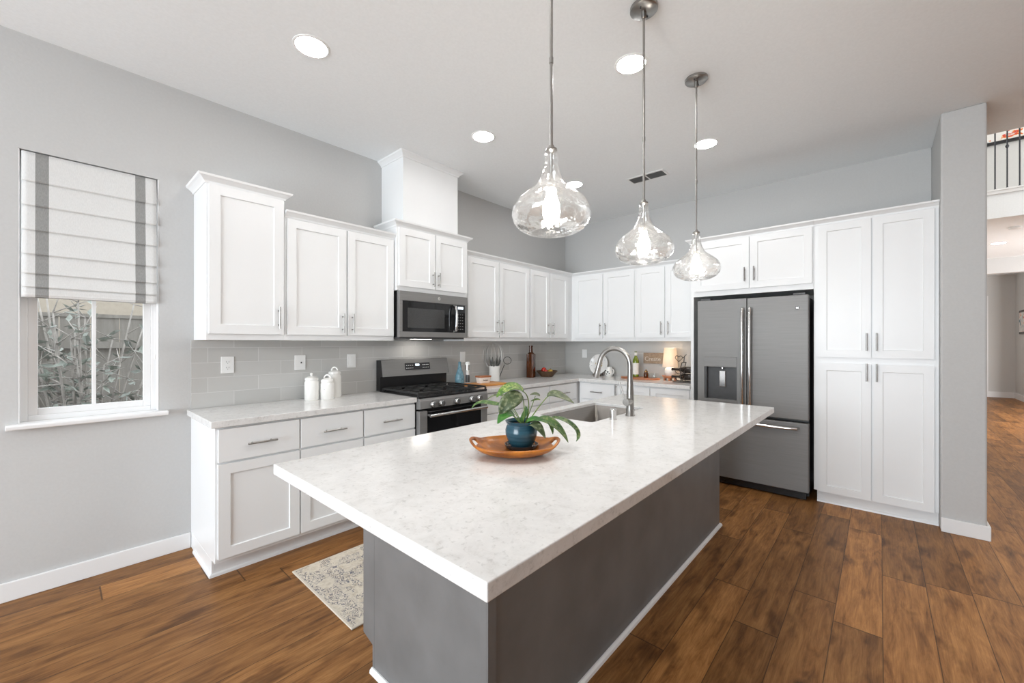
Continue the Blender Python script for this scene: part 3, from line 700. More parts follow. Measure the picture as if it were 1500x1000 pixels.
# fridge surround and pantry (face at x=-0.62)
cabinet('fridge_cabinet', 'white two-door cabinet and side panel framing the top of the fridge', (-0.62, -1.970, 0), RZ,
        [(0, 0.030, 0, 0.618, 0, 1.815), (0, 1.018, 0, 0.618, 1.815, 2.355)],
        [(0.045, 0.530, 1.865, 2.345, 0.497, 1.995), (0.542, 1.008, 1.865, 2.345, 0.574, 1.995)], (), [(0, .27), (0, 0), (1.018, 0)], 2.351, WC, hl=.13, cat='cabinet')
cabinet('pantry_cabinet', 'tall white four-door pantry cabinet right of the fridge', (-0.62, -2.989, 0), RZ,
        [(0, 0.745, 0, 0.618, 0.10, 2.355)],
        [(0.030, 0.369, 1.233, 2.345, 0.342, 1.36), (0.380, 0.720, 1.233, 2.345, 0.402, 1.36), (0.030, 0.369, 0.10, 1.182, 0.342, 1.118), (0.380, 0.720, 0.10, 1.182, 0.402, 1.118)],
        (), [(0, 0), (0.745, 0)], 2.351, None, toe=[(0.02, 0.745, 0.03, 0.6, 0, 0.0995), [(0.02, 0.03), (0.745, 0.03)]], hl=.14)

# base cabinets
BC = 'white base cabinets'
ZB = 0.8745
def base(label, x0, w, fronts, drawers, doors, end=False, y=-0.61, rz=0, loc=None, dep=.608):
    body = [(0, w, 0, dep, .10, ZB)]
    t = 0.0
    def ex(mb):
        if end: mb.box(-.0, .018, .075, dep, 0, .0995)
    return cabinet('base_cabinet', label, loc or (x0, y, 0), rz, body, doors, drawers, None, 0, BC, toe=[((.018 if end else 0), w, .075, .5, 0, .0995), ([(0, .5), (0, .075), (w, .075)] if end else [(0, .075), (w, .075)])], extra=ex)
dz0, dz1 = 0.674, 0.862
base('white base cabinet at the left end below the window-side counter, full door in view', -4.360, 0.4525, None, [(0.013, 0.449, dz0, dz1)], [(0.013, 0.449, .125, .662, None, 0)], end=True)
base('white base cabinet second from the left end, half hidden by the island', -3.907, 0.4375, None, [(0.004, 0.432, dz0, dz1)], [(0.004, 0.432, .125, .662, None, 0)])
base('white base cabinet just left of the range', -3.469, 0.447, None, [(0.004, 0.438, dz0, dz1)], [(0.004, 0.438, .125, .662, None, 0)])
base('wide white drawer base cabinet just right of the range', -2.254, 1.036, None, [(0.02, 1.030, dz0, dz1), (0.02, 1.030, .40, .662), (0.02, 1.03, .125, .388)], [])
base('white drawer base cabinet at the inner counter corner under the fruit bowl', -1.217, 1.214, None, [(0.006, 0.542, dz0, dz1), (0.006, 0.542, .40, .662), (0.006, 0.542, .125, .388)], [])
base('white drawer base cabinet on the fridge wall by the inner corner', None, 0.490, None, [(0.035, 0.484, dz0, dz1), (0.035, 0.484, .40, .662), (0.035, 0.484, .125, .388)], [], loc=(-0.61, -0.632, 0), rz=RZ)
base('white full-door base cabinet below the wine bottle and table lamp', None, 0.845, None, [], [(0.006, 0.415, .125, dz1, .022, .80), (0.425, 0.835, .125, dz1, None, 0)], loc=(-0.61, -1.123, 0), rz=RZ)

# ------------------------------------------------------------------ countertops
ct = MB().box(-4.384, -3.022, -0.645, -0.0105, 0.876, 0.914).build('countertop', M['quartz'], bevel=0.003, loc=(-3.7, -.33, .876)); tag(ct, 'white quartz countertop left of the range', 'countertop', 'quartz countertops')
ct = MB().prism([(-2.256, -.0105), (-2.256, -.645), (-.645, -.645), (-.645, -1.969), (-.0105, -1.969), (-.0105, -.0105)], 0.876, 0.914).build('countertop', M['quartz'], bevel=0.003, loc=(-.9, -.5, .876)); tag(ct, 'L-shaped white quartz countertop in the corner right of the range', 'countertop', 'quartz countertops')
# island
IX0, IX1, IY0, IY1 = -4.431, -1.678, -1.7635, -2.872
SX0, SX1, SY0, SY1 = -2.972, -2.296, -1.846, -2.222
def rrect(x0, x1, y0, y1, r, n=5):
    out = []
    for cx_, cy_, a0 in ((x1-r, y1-r, 0), (x0+r, y1-r, 90), (x0+r, y0+r, 180), (x1-r, y0+r, 270)):
        for i in range(n+1):
            a = radians(a0 + 90*i/n); out.append((cx_ + r*cos(a), cy_ + r*sin(a)))
    return out
it = MB(); bm = it.bm
hole = rrect(SX0, SX1, SY1, SY0, 0.022)
outer = [(IX0, IY1), (IX1, IY1), (IX1, IY0), (IX0, IY0)]
for z in (0.876, 0.914):
    vo = [bm.verts.new((x, y, z)) for x, y in outer]; vh = [bm.verts.new((x, y, z)) for x, y in hole]
    es = [bm.edges.new((vo[i], vo[(i+1) % 4])) for i in range(4)] + [bm.edges.new((vh[i], vh[(i+1) % len(vh)])) for i in range(len(vh))]
    bmesh.ops.triangle_fill(bm, use_beauty=True, use_dissolve=False, edges=es)
    if z < .9: lo = (vo, vh)
for A, B in ((lo[0], vo), (lo[1], vh)):
    n = len(A)
    for i in range(n): bm.faces.new((A[i], A[(i+1) % n], B[(i+1) % n], B[i]))
ct = it.build('countertop', M['quartz'], bevel=0.003, loc=(-3.05, -2.3, .876)); tag(ct, 'large white quartz slab topping the grey island', 'countertop', 'quartz countertops')
isl = thing('kitchen_island', 'dark grey panelled kitchen island base under the quartz slab', 'island', (-2.88, -2.15, 0))
bx0, bx1, by0, by1 = -4.085, -1.672, -2.525, -1.80
L = lambda a: a + 2.88
K = lambda a: a + 2.15
ib = MB()
# carcass as a shell so that the sink hangs inside it
ib.box(L(bx0), L(bx1), K(by0), K(by0)+.02, 0, .8755).box(L(bx0)+.0005, L(bx0)+.02, K(by0)+.02, K(by1)-.06, 0, .8755).box(L(bx1)-.02, L(bx1), K(by0)+.02, K(by1), 0, .8755)
ib.prism([(K(by1)-.06, 0), (K(by1)-.045, 0), (K(by1)-.045, .105), (K(by1)+.03, .125), (K(by1)+.03, .8755), (K(by1)-.06, .8755)], L(bx0)+.0005, L(bx0)+.02, 'x')
ib.box(L(bx0)+.02, L(bx1)-.02, K(by1)-.02, K(by1), .11, .8755).box(L(bx0)+.02, L(bx1)-.02, K(by1)-.075, K(by1)-.06, 0, .11)
ib.build('body', M['island'], isl, bevel=0.002)
MB().box(L(bx0)-.006, L(bx0)+.03, K(by0)-.006, K(by0)-.0005, .018, .8755).box(L(bx0)-.006, L(bx0)-.0001, K(by0)-.0005, K(by0)+.03, .018, .8755).build('corner_post', M['island'], isl, bevel=.001)
MB().sweep([(L(bx0), K(by1)-.05), (L(bx0), K(by0)), (L(bx1)+.0, K(by0)), (L(bx1), K(by1)-.07)], [(0, 0), (.016, 0), (.014, .012), (.005, .019), (0, .019)], 0).build('shoe_moulding', M['trim'], isl, label='pale shoe moulding along the floor')
n = 5
for i in range(n):
    a = bx0+.03 + (bx1-bx0-.06)*i/n; b = bx0+.03 + (bx1-bx0-.06)*(i+1)/n
    d = MB().door(L(a)+.003, L(b)-.003, .13, .86, 0, .02).xform(Matrix.Translation((0, K(by1)+.0205, 0)) @ Matrix.Scale(-1, 4, (0, 1, 0))).build('door', M['island'], isl)
    handle(d, 0, 0, .15, 0) if False else MB().cyl((L(b)-.035, K(by1)+.05, .66), (L(b)-.035, K(by1)+.05, .80), .0055, n=10).cyl((L(b)-.035, K(by1)+.02, .69), (L(b)-.035, K(by1)+.05, .69), .0045, n=8).cyl((L(b)-.035, K(by1)+.02, .77), (L(b)-.035, K(by1)+.05, .77), .0045, n=8).build('handle', M['nickel'], d)
# sink
sk = thing('kitchen_sink', 'undermount stainless steel sink set in the island slab', 'sink', ((SX0+SX1)/2, (SY0+SY1)/2, .655))
ccx, ccy = (SX0+SX1)/2, (SY0+SY1)/2
sb = MB(); rings = []
for grow, z, r in ((-.002, .897, .021), (-.004, .72, .020), (-.010, .69, .022), (-.03, .668, .03), (-.28, .66, .02)):
    gx = grow if grow > -.2 else -.28; gy = grow if grow > -.2 else -.14
    q = rrect(SX0-gx-ccx, SX1+gx-ccx, SY1-gy-ccy, SY0+gy-ccy, r); rings.append([sb.bm.verts.new((x, y, z)) for x, y in q])
for A, B in zip(rings, rings[1:]):
    for i in range(len(A)): sb.bm.faces.new((A[i], A[(i+1) % len(A)], B[(i+1) % len(A)], B[i]))
sb.bm.faces.new(rings[-1])
sb.build('basin', M['sink'], sk, smooth='auto', solid=.002)
MB().lathe([(0, .001), (.02, .001), (.026, .004), (.044, .004), (.046, 0), (0, 0)], (0, 0, .6615), 24).build('drain', M['chrome'], sk, smooth='auto')
# faucet
fx, fy = -2.634, -2.283
fc = thing('kitchen_faucet', 'brushed nickel gooseneck pull-down faucet at the island sink', 'faucet', (fx, fy, .9142))
MB().lathe([(0, .914), (.028, .914), (.028, .918), (.0235, .925), (.0225, .98), (.0205, 1.06), (.0165, 1.13), (.0148, 1.16), (0, 1.16)], (0, 0, 0), 28).build('body', M['nickel'], fc, smooth='auto')
R_ = 0.104
arc = [(0, 0, 1.155), (0, 0, 1.216)] + [(0, R_ - R_*cos(a), 1.216 + R_*1.0*sin(a)) for a in [radians(x) for x in range(0, 166, 11)]]
arc.append((0, arc[-1][1]+.0078, arc[-1][2]-.029))
MB().tube(arc, .0148, 16).build('spout', M['nickel'], fc, smooth='auto')
e = Vector(arc[-1]); d_ = Vector((0, .26, -.966)).normalized()
MB().tube([tuple(e), tuple(e+d_*.02), tuple(e+d_*.078), tuple(e+d_*.084)], [.015, .0165, .0205, .019], 18).build('spray_head', M['nickel'], fc, smooth='auto')
MB().cyl((0, 0, 1.0), (-.058, -.0, 1.0), .0215, n=20).build('handle_hub', M['nickel'], fc, smooth='auto', bevel=.002)
MB().tube([(-.046, .01, 1.015), (-.049, .03, 1.07), (-.05, .045, 1.12)], [.006, .005, .0045], 10).build('lever', M['nickel'], fc, smooth='auto')
ag = MB().lathe([(0, 0), (.022, 0), (.022, .004), (.0185, .006), (.0185, .058), (.015, .062), (0, .062)], (0, 0, 0), 24).build('air_gap_cap', M['chrome'], smooth='auto'); ag.location = (-2.818, -2.268, .9142); tag(ag, 'small polished steel air gap cap beside the faucet', 'sink fitting')

# ------------------------------------------------------------------ range
rx = -2.640
rg = thing('gas_range', 'slate stainless gas range with black cooktop between the counters', 'stove', (rx, -.36, 0))
HW = .378
Yw = lambda y: y + .36      # world y -> local
MB().box(-HW, HW, Yw(-.625), Yw(-.0112), .03, .905).box(-HW+.01, HW-.01, Yw(-.60), Yw(-.05), 0, .03).build('body', M['black'], rg)
ckt = MB().box(-HW-.004, HW+.004, Yw(-.672), Yw(-.075), .905, .921).build('cooktop', M['black'], rg, bevel=.004)
MB().prism([(Yw(-.685), .822), (Yw(-.625), .815), (Yw(-.625), .904), (Yw(-.668), .904), (Yw(-.678), .884)], -HW, HW, 'x').build('control_panel', M['steel'], rg, bevel=.002, label='slate stainless knob panel')
for i, kx in enumerate((-.26, -.175, -.007, .164, .256)):
    kn = MB().lathe([(0, 0), (.028, 0), (.029, -.006), (.026, -.012), (.024, -.03), (.021, -.034), (0, -.034)], (kx, Yw(-.685), .853), 24, 'y').box(kx-.004, kx+.004, Yw(-.728), Yw(-.716), .834, .872)
    kn.build('knob', M['chrome'], rg, smooth='auto')
od = MB()
od.box(-HW, -HW+.075, Yw(-.675), Yw(-.626), .235, .802).box(HW-.075, HW, Yw(-.675), Yw(-.626), .235, .802).box(-HW+.075, HW-.075, Yw(-.675), Yw(-.626), .235, .34)
od = od.build('oven_door', M['steel'], rg, bevel=.003)
MB().box(-HW+.0755, HW-.0755, Yw(-.672), Yw(-.63), .3405, .802).build('glass', M['blackglass'], od)
MB().tube([(-HW+.06, Yw(-.735), .768), (HW-.06, Yw(-.735), .768)], .0125, 14).box(-HW+.075, -HW+.10, Yw(-.735), Yw(-.676), .76, .776).box(HW-.10, HW-.075, Yw(-.735), Yw(-.676), .76, .776).build('handle', M['chrome'], od, smooth='auto')
MB().box(-HW, HW, Yw(-.67), Yw(-.626), .045, .228).build('storage_drawer', M['steel'], rg, bevel=.003)
bgd = MB().prism([(Yw(-.075), .921), (Yw(-.013), .921), (Yw(-.013), 1.196), (Yw(-.070), 1.196), (Yw(-.085), 1.19), (Yw(-.112), 1.05), (Yw(-.075), 1.043)], -HW, HW, 'x').build('backguard', M['black'], rg)
MB().prism([(Yw(-.115), 1.048), (Yw(-.1125), 1.048), (Yw(-.086), 1.192), (Yw(-.07), 1.1975), (Yw(-.07), 1.2), (Yw(-.088), 1.197)], -HW+.004, HW-.004, 'x').build('backguard_panel', M['steel'], rg)
tilt = Matrix.Translation((0, Yw(-.1015), 1.13)) @ Matrix.Rotation(-radians(10.5), 4, 'X')
dp = MB().box(-.135, .145, -.0045, .002, -.032, .032).xform(tilt).build('control_display', M['blackglass'], rg)
MB().box(-.022, .022, -.0052, -.0046, .004, .022).xform(tilt).build('clock_readout', M['display'], dp)
bt = MB()
for i in range(4):
    for j in range(2): bt.box(-.125+i*.022, -.115+i*.022, -.005, -.0046, -.018+j*.026, -.014+j*.026).box(.06+i*.02, .07+i*.02, -.005, -.0046, -.018+j*.026, -.012+j*.026)
bt.xform(tilt).build('touch_keys', M['white'], dp)
gx = [-.252, 0, .252]
for cxg in gx:
    gb = MB(); wd = .122
    y0g, y1g = Yw(-.655), Yw(-.115)
    for xx in (cxg-wd, cxg+wd): gb.box(xx-.006, xx+.006, y0g, y1g, .938, .952)
    for yy in (y0g, (y0g+y1g)/2, y1g): gb.box(cxg-wd, cxg+wd, yy-.006, yy+.006, .938, .952)
    for yy in (y0g + .135, y1g - .135):
        for a in range(4):
            an = a*pi/2 + pi/4*0; gb.box(*( (cxg-.10, cxg-.025, yy-.004, yy+.004) if a == 0 else (cxg+.025, cxg+.10, yy-.004, yy+.004) if a == 1 else (cxg-.004, cxg+.004, yy-.12, yy-.025) if a == 2 else (cxg-.004, cxg+.004, yy+.025, yy+.12)), .938, .954)
    for xx in (cxg-wd, cxg+wd):
        for yy in (y0g, y1g): gb.box(xx-.007, xx+.007, yy-.007, yy+.007, .9212, .938)
    gb.build('grate', M['iron'], rg, bevel=.001)
for bxx, byy in ((-.252, -.52), (-.252, -.25), (0, -.385), (.252, -.52), (.252, -.25)):
    MB().lathe([(0, .016), (.03, .016), (.036, .012), (.04, .004), (.055, .002), (.055, 0), (0, 0)], (bxx, Yw(byy), .9212), 20).build('burner', M['iron'], rg, smooth='auto')

# ------------------------------------------------------------------ microwave
mw = thing('microwave_oven', 'slate over-the-range microwave mounted above the stove', 'microwave', (-2.645, -.20, 1.40))
q = lambda y: y + .20
MW = .382
MB().box(-MW+.002, MW-.002, q(-.362), q(-.0112), 1.402, 1.797).build('body', M['black'], mw)
fr = MB(); z0, z1 = 1.402, 1.7965
wx0, wx1, wz0, wz1 = -.352, .352, 1.450, 1.715
fr.box(-MW, MW, q(-.402), q(-.3625), wz1, z1).box(-MW, MW, q(-.402), q(-.3625), z0, wz0).box(-MW, wx0, q(-.402), q(-.3625), wz0, wz1).box(wx1, MW, q(-.402), q(-.3625), wz0, wz1)
dm = fr.build('door_frame', M['steel'], mw, bevel=.003)
MB().box(wx0+.0005, .222, q(-.398), q(-.363), wz0+.0005, wz1-.0005).build('door_glass', M['blackglass'], mw)
MB().box(-.30, .10, q(-.3988), q(-.3981), wz0+.035, wz1-.06).build('viewing_screen', M['screen'], mw)
cp = MB().box(.2225, wx1-.0005, q(-.400), q(-.363), wz0+.0005, wz1-.0005).build('control_panel', M['blackglass'], mw)
MB().box(.262, .325, q(-.4012), q(-.4002), 1.675, 1.698).build('clock_readout', M['display'], cp)
ky = MB()
for i in range(3):
    for j in range(6): ky.box(.262+i*.026, .272+i*.026, q(-.4010), q(-.4002), 1.48+j*.028, 1.486+j*.028)
ky.build('touch_keys', M['nickel'], cp)
MB().tube([(.205, q(-.402), 1.70), (.207, q(-.435), 1.695), (.205, q(-.447), 1.64), (.205, q(-.449), 1.58), (.205, q(-.447), 1.52), (.207, q(-.435), 1.468), (.205, q(-.402), 1.463)], .0115, 12).build('handle', M['chrome'], mw, smooth='auto')
bd = MB().lathe([(0, -.0025), (.0135, -.0025), (.015, 0), (0, 0)], (.035, q(-.402), 1.757), 24, 'y').build('badge', M['wire'], mw, smooth='auto', label='round silver maker badge')
lettering('monogram', 'GE', .012, M['darkgrey'], bd, Matrix.Translation((.035, q(-.4050), 1.757)) @ FACE)
MB().box(-MW+.01, MW-.03, q(-.38), q(-.05), 1.388, 1.4015).build('grille', M['darkgrey'], mw)
MB().box(-.10, .10, q(-.20), q(-.14), 1.3865, 1.3879).build('task_light', emit('microwave_task_lamp', (1.0, .95, .88), 14.0), mw)

# ------------------------------------------------------------------ fridge (local: x right = -y world, y into wall = +x)
fg = thing('refrigerator', 'slate stainless french-door refrigerator with water dispenser', 'refrigerator', (-.70, -2.063, 0), RZ)
FW = .898
MB().box(.004, FW-.004, .075, .66, .03, 1.745).box(.03, FW-.03, .10, .60, 0, .03).build('cabinet', M['black'], fg)
dx0, dx1, dzz0, dzz1 = .063, .350, .795, 1.218
ld = MB()
for b in ((0, dx0, dzz0, dzz1), (dx1, .429, dzz0, dzz1), (0, .429, .69, dzz0), (0, .429, dzz1, 1.765)): ld.box(b[0], b[1], 0, .074, b[2], b[3])
ldo = ld.build('left_door', M['steel'], fg)
MB().box(dx0, dx1, -.004, .07, 1.122, 1.2175).build('dispenser_panel', M['steel'], ldo, bevel=.003)
MB().box(dx0+.001, dx1-.001, .052, .07, dzz0+.001, 1.1215).box(dx0+.001, dx0+.02, .004, .0515, dzz0+.001, 1.1215).box(dx1-.02, dx1-.001, .004, .0515, dzz0+.001, 1.1215).build('dispenser_niche', M['darkgrey'], ldo)
MB().box(dx0+.0005, dx1-.0005, -.006, .05, dzz0, dzz0+.018).build('drip_tray', M['steel'], ldo)
MB().box(.19, .245, .030, .051, .93, 1.085).cyl((.217, .03, 1.122), (.217, .03, 1.10), .012, n=14).build('dispenser_paddle', M['chrome'], ldo, bevel=.004)
rd = MB().box(.4345, FW, 0, .074, .69, 1.765).build('right_door', M['steel'], fg, bevel=.006)
for dd, xx, cx_ in ((ldo, .403, 0), (rd, .464, 0)):
    MB().tube([(xx, 0, 1.672), (xx, -.035, 1.665), (xx, -.05, 1.60), (xx, -.055, 1.25), (xx, -.05, .83), (xx, -.035, .765), (xx, 0, .758)], .014, 14).build('handle', M['chrome'], dd, smooth='auto')
bd = MB().lathe([(0, -.003), (.014, -.003), (.0155, 0), (0, 0)], (.818, -.0002, 1.655), 28, 'y').build('badge', M['darkgrey'], rd, smooth='auto', label='round maker badge')
lettering('monogram', 'GE', .015, M['chrome'], fg, Matrix.Translation((.818, -.0040, 1.655)) @ FACE)
fz = MB().box(0, FW, 0, .074, .075, .665).build('freezer_drawer', M['steel'], fg, bevel=.006)
MB().tube([(.075, 0, .618), (.085, -.04, .618), (.14, -.052, .618), (.45, -.055, .618), (.76, -.052, .618), (.815, -.04, .618), (.825, 0, .618)], .014, 14).build('handle', M['chrome'], fz, smooth='auto')
MB().box(.02, FW-.02, .03, .09, .012, .07).build('base_grille', M['black'], fg)
for xx in (.07, .83): MB().box(xx-.045, xx+.045, .01, .12, 1.7655, 1.785).build('hinge_cover', M['darkgrey'], fg, bevel=.004)
for xx in (.06, FW-.06): MB().cyl((xx, .06, 0), (xx, .06, .03), .016, n=12).build('foot', M['chrome'], fg)

# ------------------------------------------------------------------ outlets
OG = 'white outlet plates on the splashback'
def plate(label, loc, rz, kind, wd=.073):
    t = thing('switch_plate' if kind == 'switch' else 'wall_outlet', label, 'switch' if kind == 'switch' else 'outlet', loc, rz, OG)
    z = loc[2]
    MB().box(-wd/2, wd/2, -.006, 0, z-.058, z+.058).build('cover_plate', M['white'], t, bevel=.0025)
    if kind == 'duplex':
        for dz in (-.02, .02):
            r = MB().box(-.017, .017, -.0075, -.0061, z+dz-.014, z+dz+.014).build('receptacle', M['white'], t, bevel=.003)
            MB().box(-.008, -.006, -.0079, -.0074, z+dz-.003, z+dz+.007).box(.006, .008, -.0079, -.0074, z+dz-.003, z+dz+.007).box(-.002, .002, -.0079, -.0074, z+dz-.011, z+dz-.007).build('slot', M['slot'], r)
    elif kind == 'jack':
        MB().lathe([(0, -.003), (.005, -.003), (.006, 0), (0, 0)], (.008, -.0062, z), 14, 'y').build('socket', M['slot'], t)
    else:
        MB().box(-.017, .017, -.009, -.0061, z-.034, z+.034).build('rocker', M['white'], t, bevel=.002)
    return t
plate('white duplex outlet on the splashback at the left end of the counter', (-4.157, -.0102, 1.20), 0, 'duplex', .078)
plate('white plate with one dark jack above the leftmost canister', (-3.675, -.0102, 1.198), 0, 'jack', .082)
plate('white rocker switch on the splashback above the tall canister, toward the range', (-3.252, -.0102, 1.198), 0, 'switch', .075)
plate('white rocker switch right above the blue glass bottle', (-1.985, -.0102, 1.198), 0, 'switch')
plate('white rocker switch on the fridge-wall splashback above the floral plate', (-.0102, -.333, 1.202), RZ, 'switch', .076)

# ------------------------------------------------------------------ runner rug
rgm = MB().box(-1.05, 1.05, -.365, .365, 0, .008).build('runner_rug', M['rug'], bevel=.003); rgm.location = (-2.98, -1.195, .0005)
tag(rgm, 'faded cream oriental runner rug on the floor between island and range', 'rug')

# ------------------------------------------------------------------ canisters
def canister(label, x, y, h, r, loop, extra=False):
    t = thing('canister', label, 'canister', (x, y, .9142), 0, 'white ceramic canisters')
    z = .9142; hb = h*.74
    MB().lathe([(0, 0), (r*.93, 0), (r, .006), (r, hb*.86), (r*.97, hb*.93), (r*.86, hb), (r*.84, hb), (0, hb-.004)], (0, 0, z), 32).build('jar', M['ceramic'], t, smooth='auto')
    ld = MB().lathe([(r*.80, hb), (r*.93, hb+.001), (r*.95, hb+.010), (r*.90, hb+.020), (r*.5, hb+.03), (0, hb+.034)], (0, 0, z), 32).build('lid', M['ceramic'], t, smooth='auto')
    zt = z+hb+.03
    if loop: MB().tube([(-.024*cos(a)*.75, .024*cos(a)*.67, zt - .004 + .030*sin(a)) for a in [pi*i/10 for i in range(11)]], .0062, 10).build('loop_handle', M['ceramic'], ld, smooth=True)
    else: MB().lathe([(0, 0), (.009, 0), (.008, .01), (.012, .018), (.010, .027), (0, .03)], (0, 0, zt-.001), 16).build('knob', M['ceramic'], ld, smooth=True)
    F = Vector((-.744, -.668, 0))
    MB().lathe([(0, 0), (.006 if not extra else .011, 0), (.004, .0025), (0, .003)], (0, 0, 0), 14).xform(Matrix.Translation(Vector((0, 0, z+hb*.62)) + F*(r-.0005)) @ Vector((0, 0, 1)).rotation_difference(F).to_matrix().to_4x4()).build('emblem', M['darkwood'] if extra else M['nickel'], t)
    return t
canister('white ceramic canister with a round knob lid, left of the group', -3.642, -.150, .205, .051, False)
canister('short white canister with a loop lid, in front of the tall one', -3.538, -.188, .180, .051, True)
canister('tall white canister with a loop lid, at the back right of the group', -3.443, -.105, .250, .051, True, True)

# ------------------------------------------------------------------ counter things right of the range
cb = MB().prism(rrect(-.22, .22, -.13, .13, .03), 0, .02).build('cutting_board', M['board'], bevel=.004); cb.location = (-1.985, -.345, .9142); cb.rotation_euler = (0, 0, radians(-6))
tag(cb, 'orange-toned wooden cutting board on the counter right of the range', 'cutting board')
ld = thing('butter_dish', 'white lidded butter dish on the cutting board', 'dish', (-1.965, -.315, .9345), radians(-6))
z = .9345
q_ = MB(); R0 = rrect(-.066, .066, -.036, .036, .018); R1 = rrect(-.078, .078, -.046, .046, .022)
a_ = [q_.bm.verts.new((x, y, z)) for x, y in R0]; b_ = [q_.bm.verts.new((x, y, z+.058)) for x, y in R1]
q_.bm.faces.new(a_[::-1]); q_.bm.faces.new(b_)
for i in range(len(a_)): q_.bm.faces.new((a_[i], a_[(i+1) % len(a_)], b_[(i+1) % len(a_)], b_[i]))
q_.build('dish', M['ceramic'], ld, smooth='auto')
MB().prism(rrect(-.081, .081, -.049, .049, .022), z+.0585, z+.075).build('lid', M['redwood'], ld, bevel=.003, label='wooden lid')
lettering('lettering', 'butter', .026, M['darkgrey'], ld, Matrix.Translation((0.0, -.0425, z+.03)) @ Matrix.Rotation(radians(9), 4, 'X') @ FACE, label='small grey word')
bb = MB().lathe([(0, 0), (.030, 0), (.044, .012), (.050, .045), (.047, .085), (.036, .125), (.022, .165), (.0155, .20), (.0145, .232), (.017, .238), (.013, .24), (.010, .232), (0, .22)], (0, 0, 0), 28).build('glass_bottle', M['blueglass'], smooth='auto'); bb.location = (-2.125, -.125, .9142)
tag(bb, 'blue glass teardrop bottle just behind the range corner', 'bottle')
gm = thing('pepper_mill', 'white and black pepper mill behind the cutting board', 'mill', (-2.035, -.150, .9142)); z = .9142
MB().lathe([(0, 0), (.036, 0), (.034, .014), (.024, .02), (0, .02)], (0, 0, z), 24).build('base', M['ceramic'], gm, smooth='auto')
MB().lathe([(.0, .02), (.022, .02), (.022, .08), (.018, .10), (.0, .10)], (0, 0, z), 20).build('chamber', M['darkgrey'], gm, smooth='auto', label='dark chamber')
MB().lathe([(.0, .10), (.019, .10), (.017, .14), (.023, .15), (.0, .15)], (0, 0, z), 20).build('body', M['ceramic'], gm, smooth='auto')
MB().lathe([(.0, .15), (.022, .15), (.022, .205), (.0, .205)], (0, 0, z), 20).build('grip', M['chrome'], gm, smooth='auto', label='steel grip')
MB().lathe([(.0, .205), (.026, .205), (.027, .225), (.02, .238), (.0, .24)], (0, 0, z), 20).build('cap', M['ceramic'], gm, smooth='auto')
cr = thing('utensil_crock', 'white ceramic crock of wire tools and dried stems by the splashback', 'crock', (-1.585, -.105, .9142)); z = .9142
MB().lathe([(0, 0), (.058, 0), (.062, .01), (.060, .13), (.066, .165), (.068, .172), (.062, .172), (.056, .13), (.054, .02), (0, .018)], (0, 0, z), 32).build('pot', M['ceramic'], cr, smooth='auto')
RV = Vector((.668, -.744, 0))
wk = thing('wire_whisk', 'large balloon wire whisk standing in the white crock', 'whisk', (-1.585, -.105, .94))
MB().cyl((0, 0, .94), (-.02*.668, .02*.744*.3, 1.06), .006, n=10).build('handle', M['wire'], wk)
wb = MB()
for a in range(4):
    an = a*pi/4 + .2; dv = Vector((.668, -.744, 0))*cos(an) + Vector((.744, .668, 0))*sin(an)*.4
    pts = [Vector((-.013, .004, 1.06)) + dv*(.118*sin(t)**.8 if t > 0 else 0)*(1 if True else 0) + Vector((0, 0, .15*(1-cos(t))*.97)) for t in [pi*i/14 for i in range(15)]]
    full = [p for p in pts] + [Vector((-.013, .004, 1.06)) - dv*(.118*sin(t)**.8 if 0 < t < pi else 0) + Vector((0, 0, .15*(1-cos(t))*.97)) for t in [pi*i/14 for i in range(13, 0, -1)]]
    wb.tube([tuple(p) for p in full], .0021, 6, closed=True)
wb.build('wire_loops', M['wire'], wk, smooth=True)
sp = thing('strainer_ring', 'small wire strainer leaning out of the crock to the right', 'strainer', (-1.545, -.145, .95))
MB().tube([(0, 0, .95), (.055, -.03, 1.10)], .004, 8).build('handle', M['blackmetal'], sp)
MB().tube([tuple(Vector((.085, -.05, 1.148)) + RV*.045*cos(a) + Vector((0, 0, .042*sin(a)))) for a in [2*pi*i/24 for i in range(24)]], .0032, 8, closed=True).build('rim', M['blackmetal'], sp, smooth=True)
lv = thing('dried_lavender', 'bundle of grey dried lavender in the white crock', 'dried flowers', (-1.585, -.105, .95))
rr = random.Random(5)
for i in range(16):
    a = rr.uniform(0, 2*pi); s_ = rr.uniform(.03, .11); h_ = rr.uniform(1.13, 1.21)
    e = Vector((s_*cos(a), s_*sin(a)*.6, h_)); b0 = Vector((.02*cos(a), .02*sin(a), .95)); m_ = b0.lerp(e, .6)
    MB().tube([tuple(b0), tuple(m_), tuple(m_.lerp(e, .3)), tuple(e)], [.0016, .002, .0085, .002], 7).build('sprig', M['dry'], lv, smooth=True)
am = MB()
am.prism(rrect(-.047, .047, -.047, .047, .012), 0, .295)
am.lathe([(.046, .295), (.036, .308), (.024, .318), (.022, .385), (.026, .387), (.026, .402), (.018, .404), (0, .404)], (0, 0, 0), 24)
ab = am.build('brown_bottle', M['amber'], smooth='auto'); ab.location = (-.918, -.105, .9142); ab.rotation_euler = (0, 0, .3); tag(ab, 'tall square brown glass bottle against the splashback', 'bottle')
fbowl = thing('fruit_bowl', 'shallow woven brown fruit bowl in the counter corner', 'bowl', (-.69, -.185, .9142)); z = .9142
MB().lathe([(0, 0), (.075, 0), (.08, .006), (.115, .045), (.142, .074), (.138, .076), (.108, .046), (.072, .012), (0, .01)], (0, 0, z), 36).build('bowl', M['basket'], fbowl, smooth='auto')
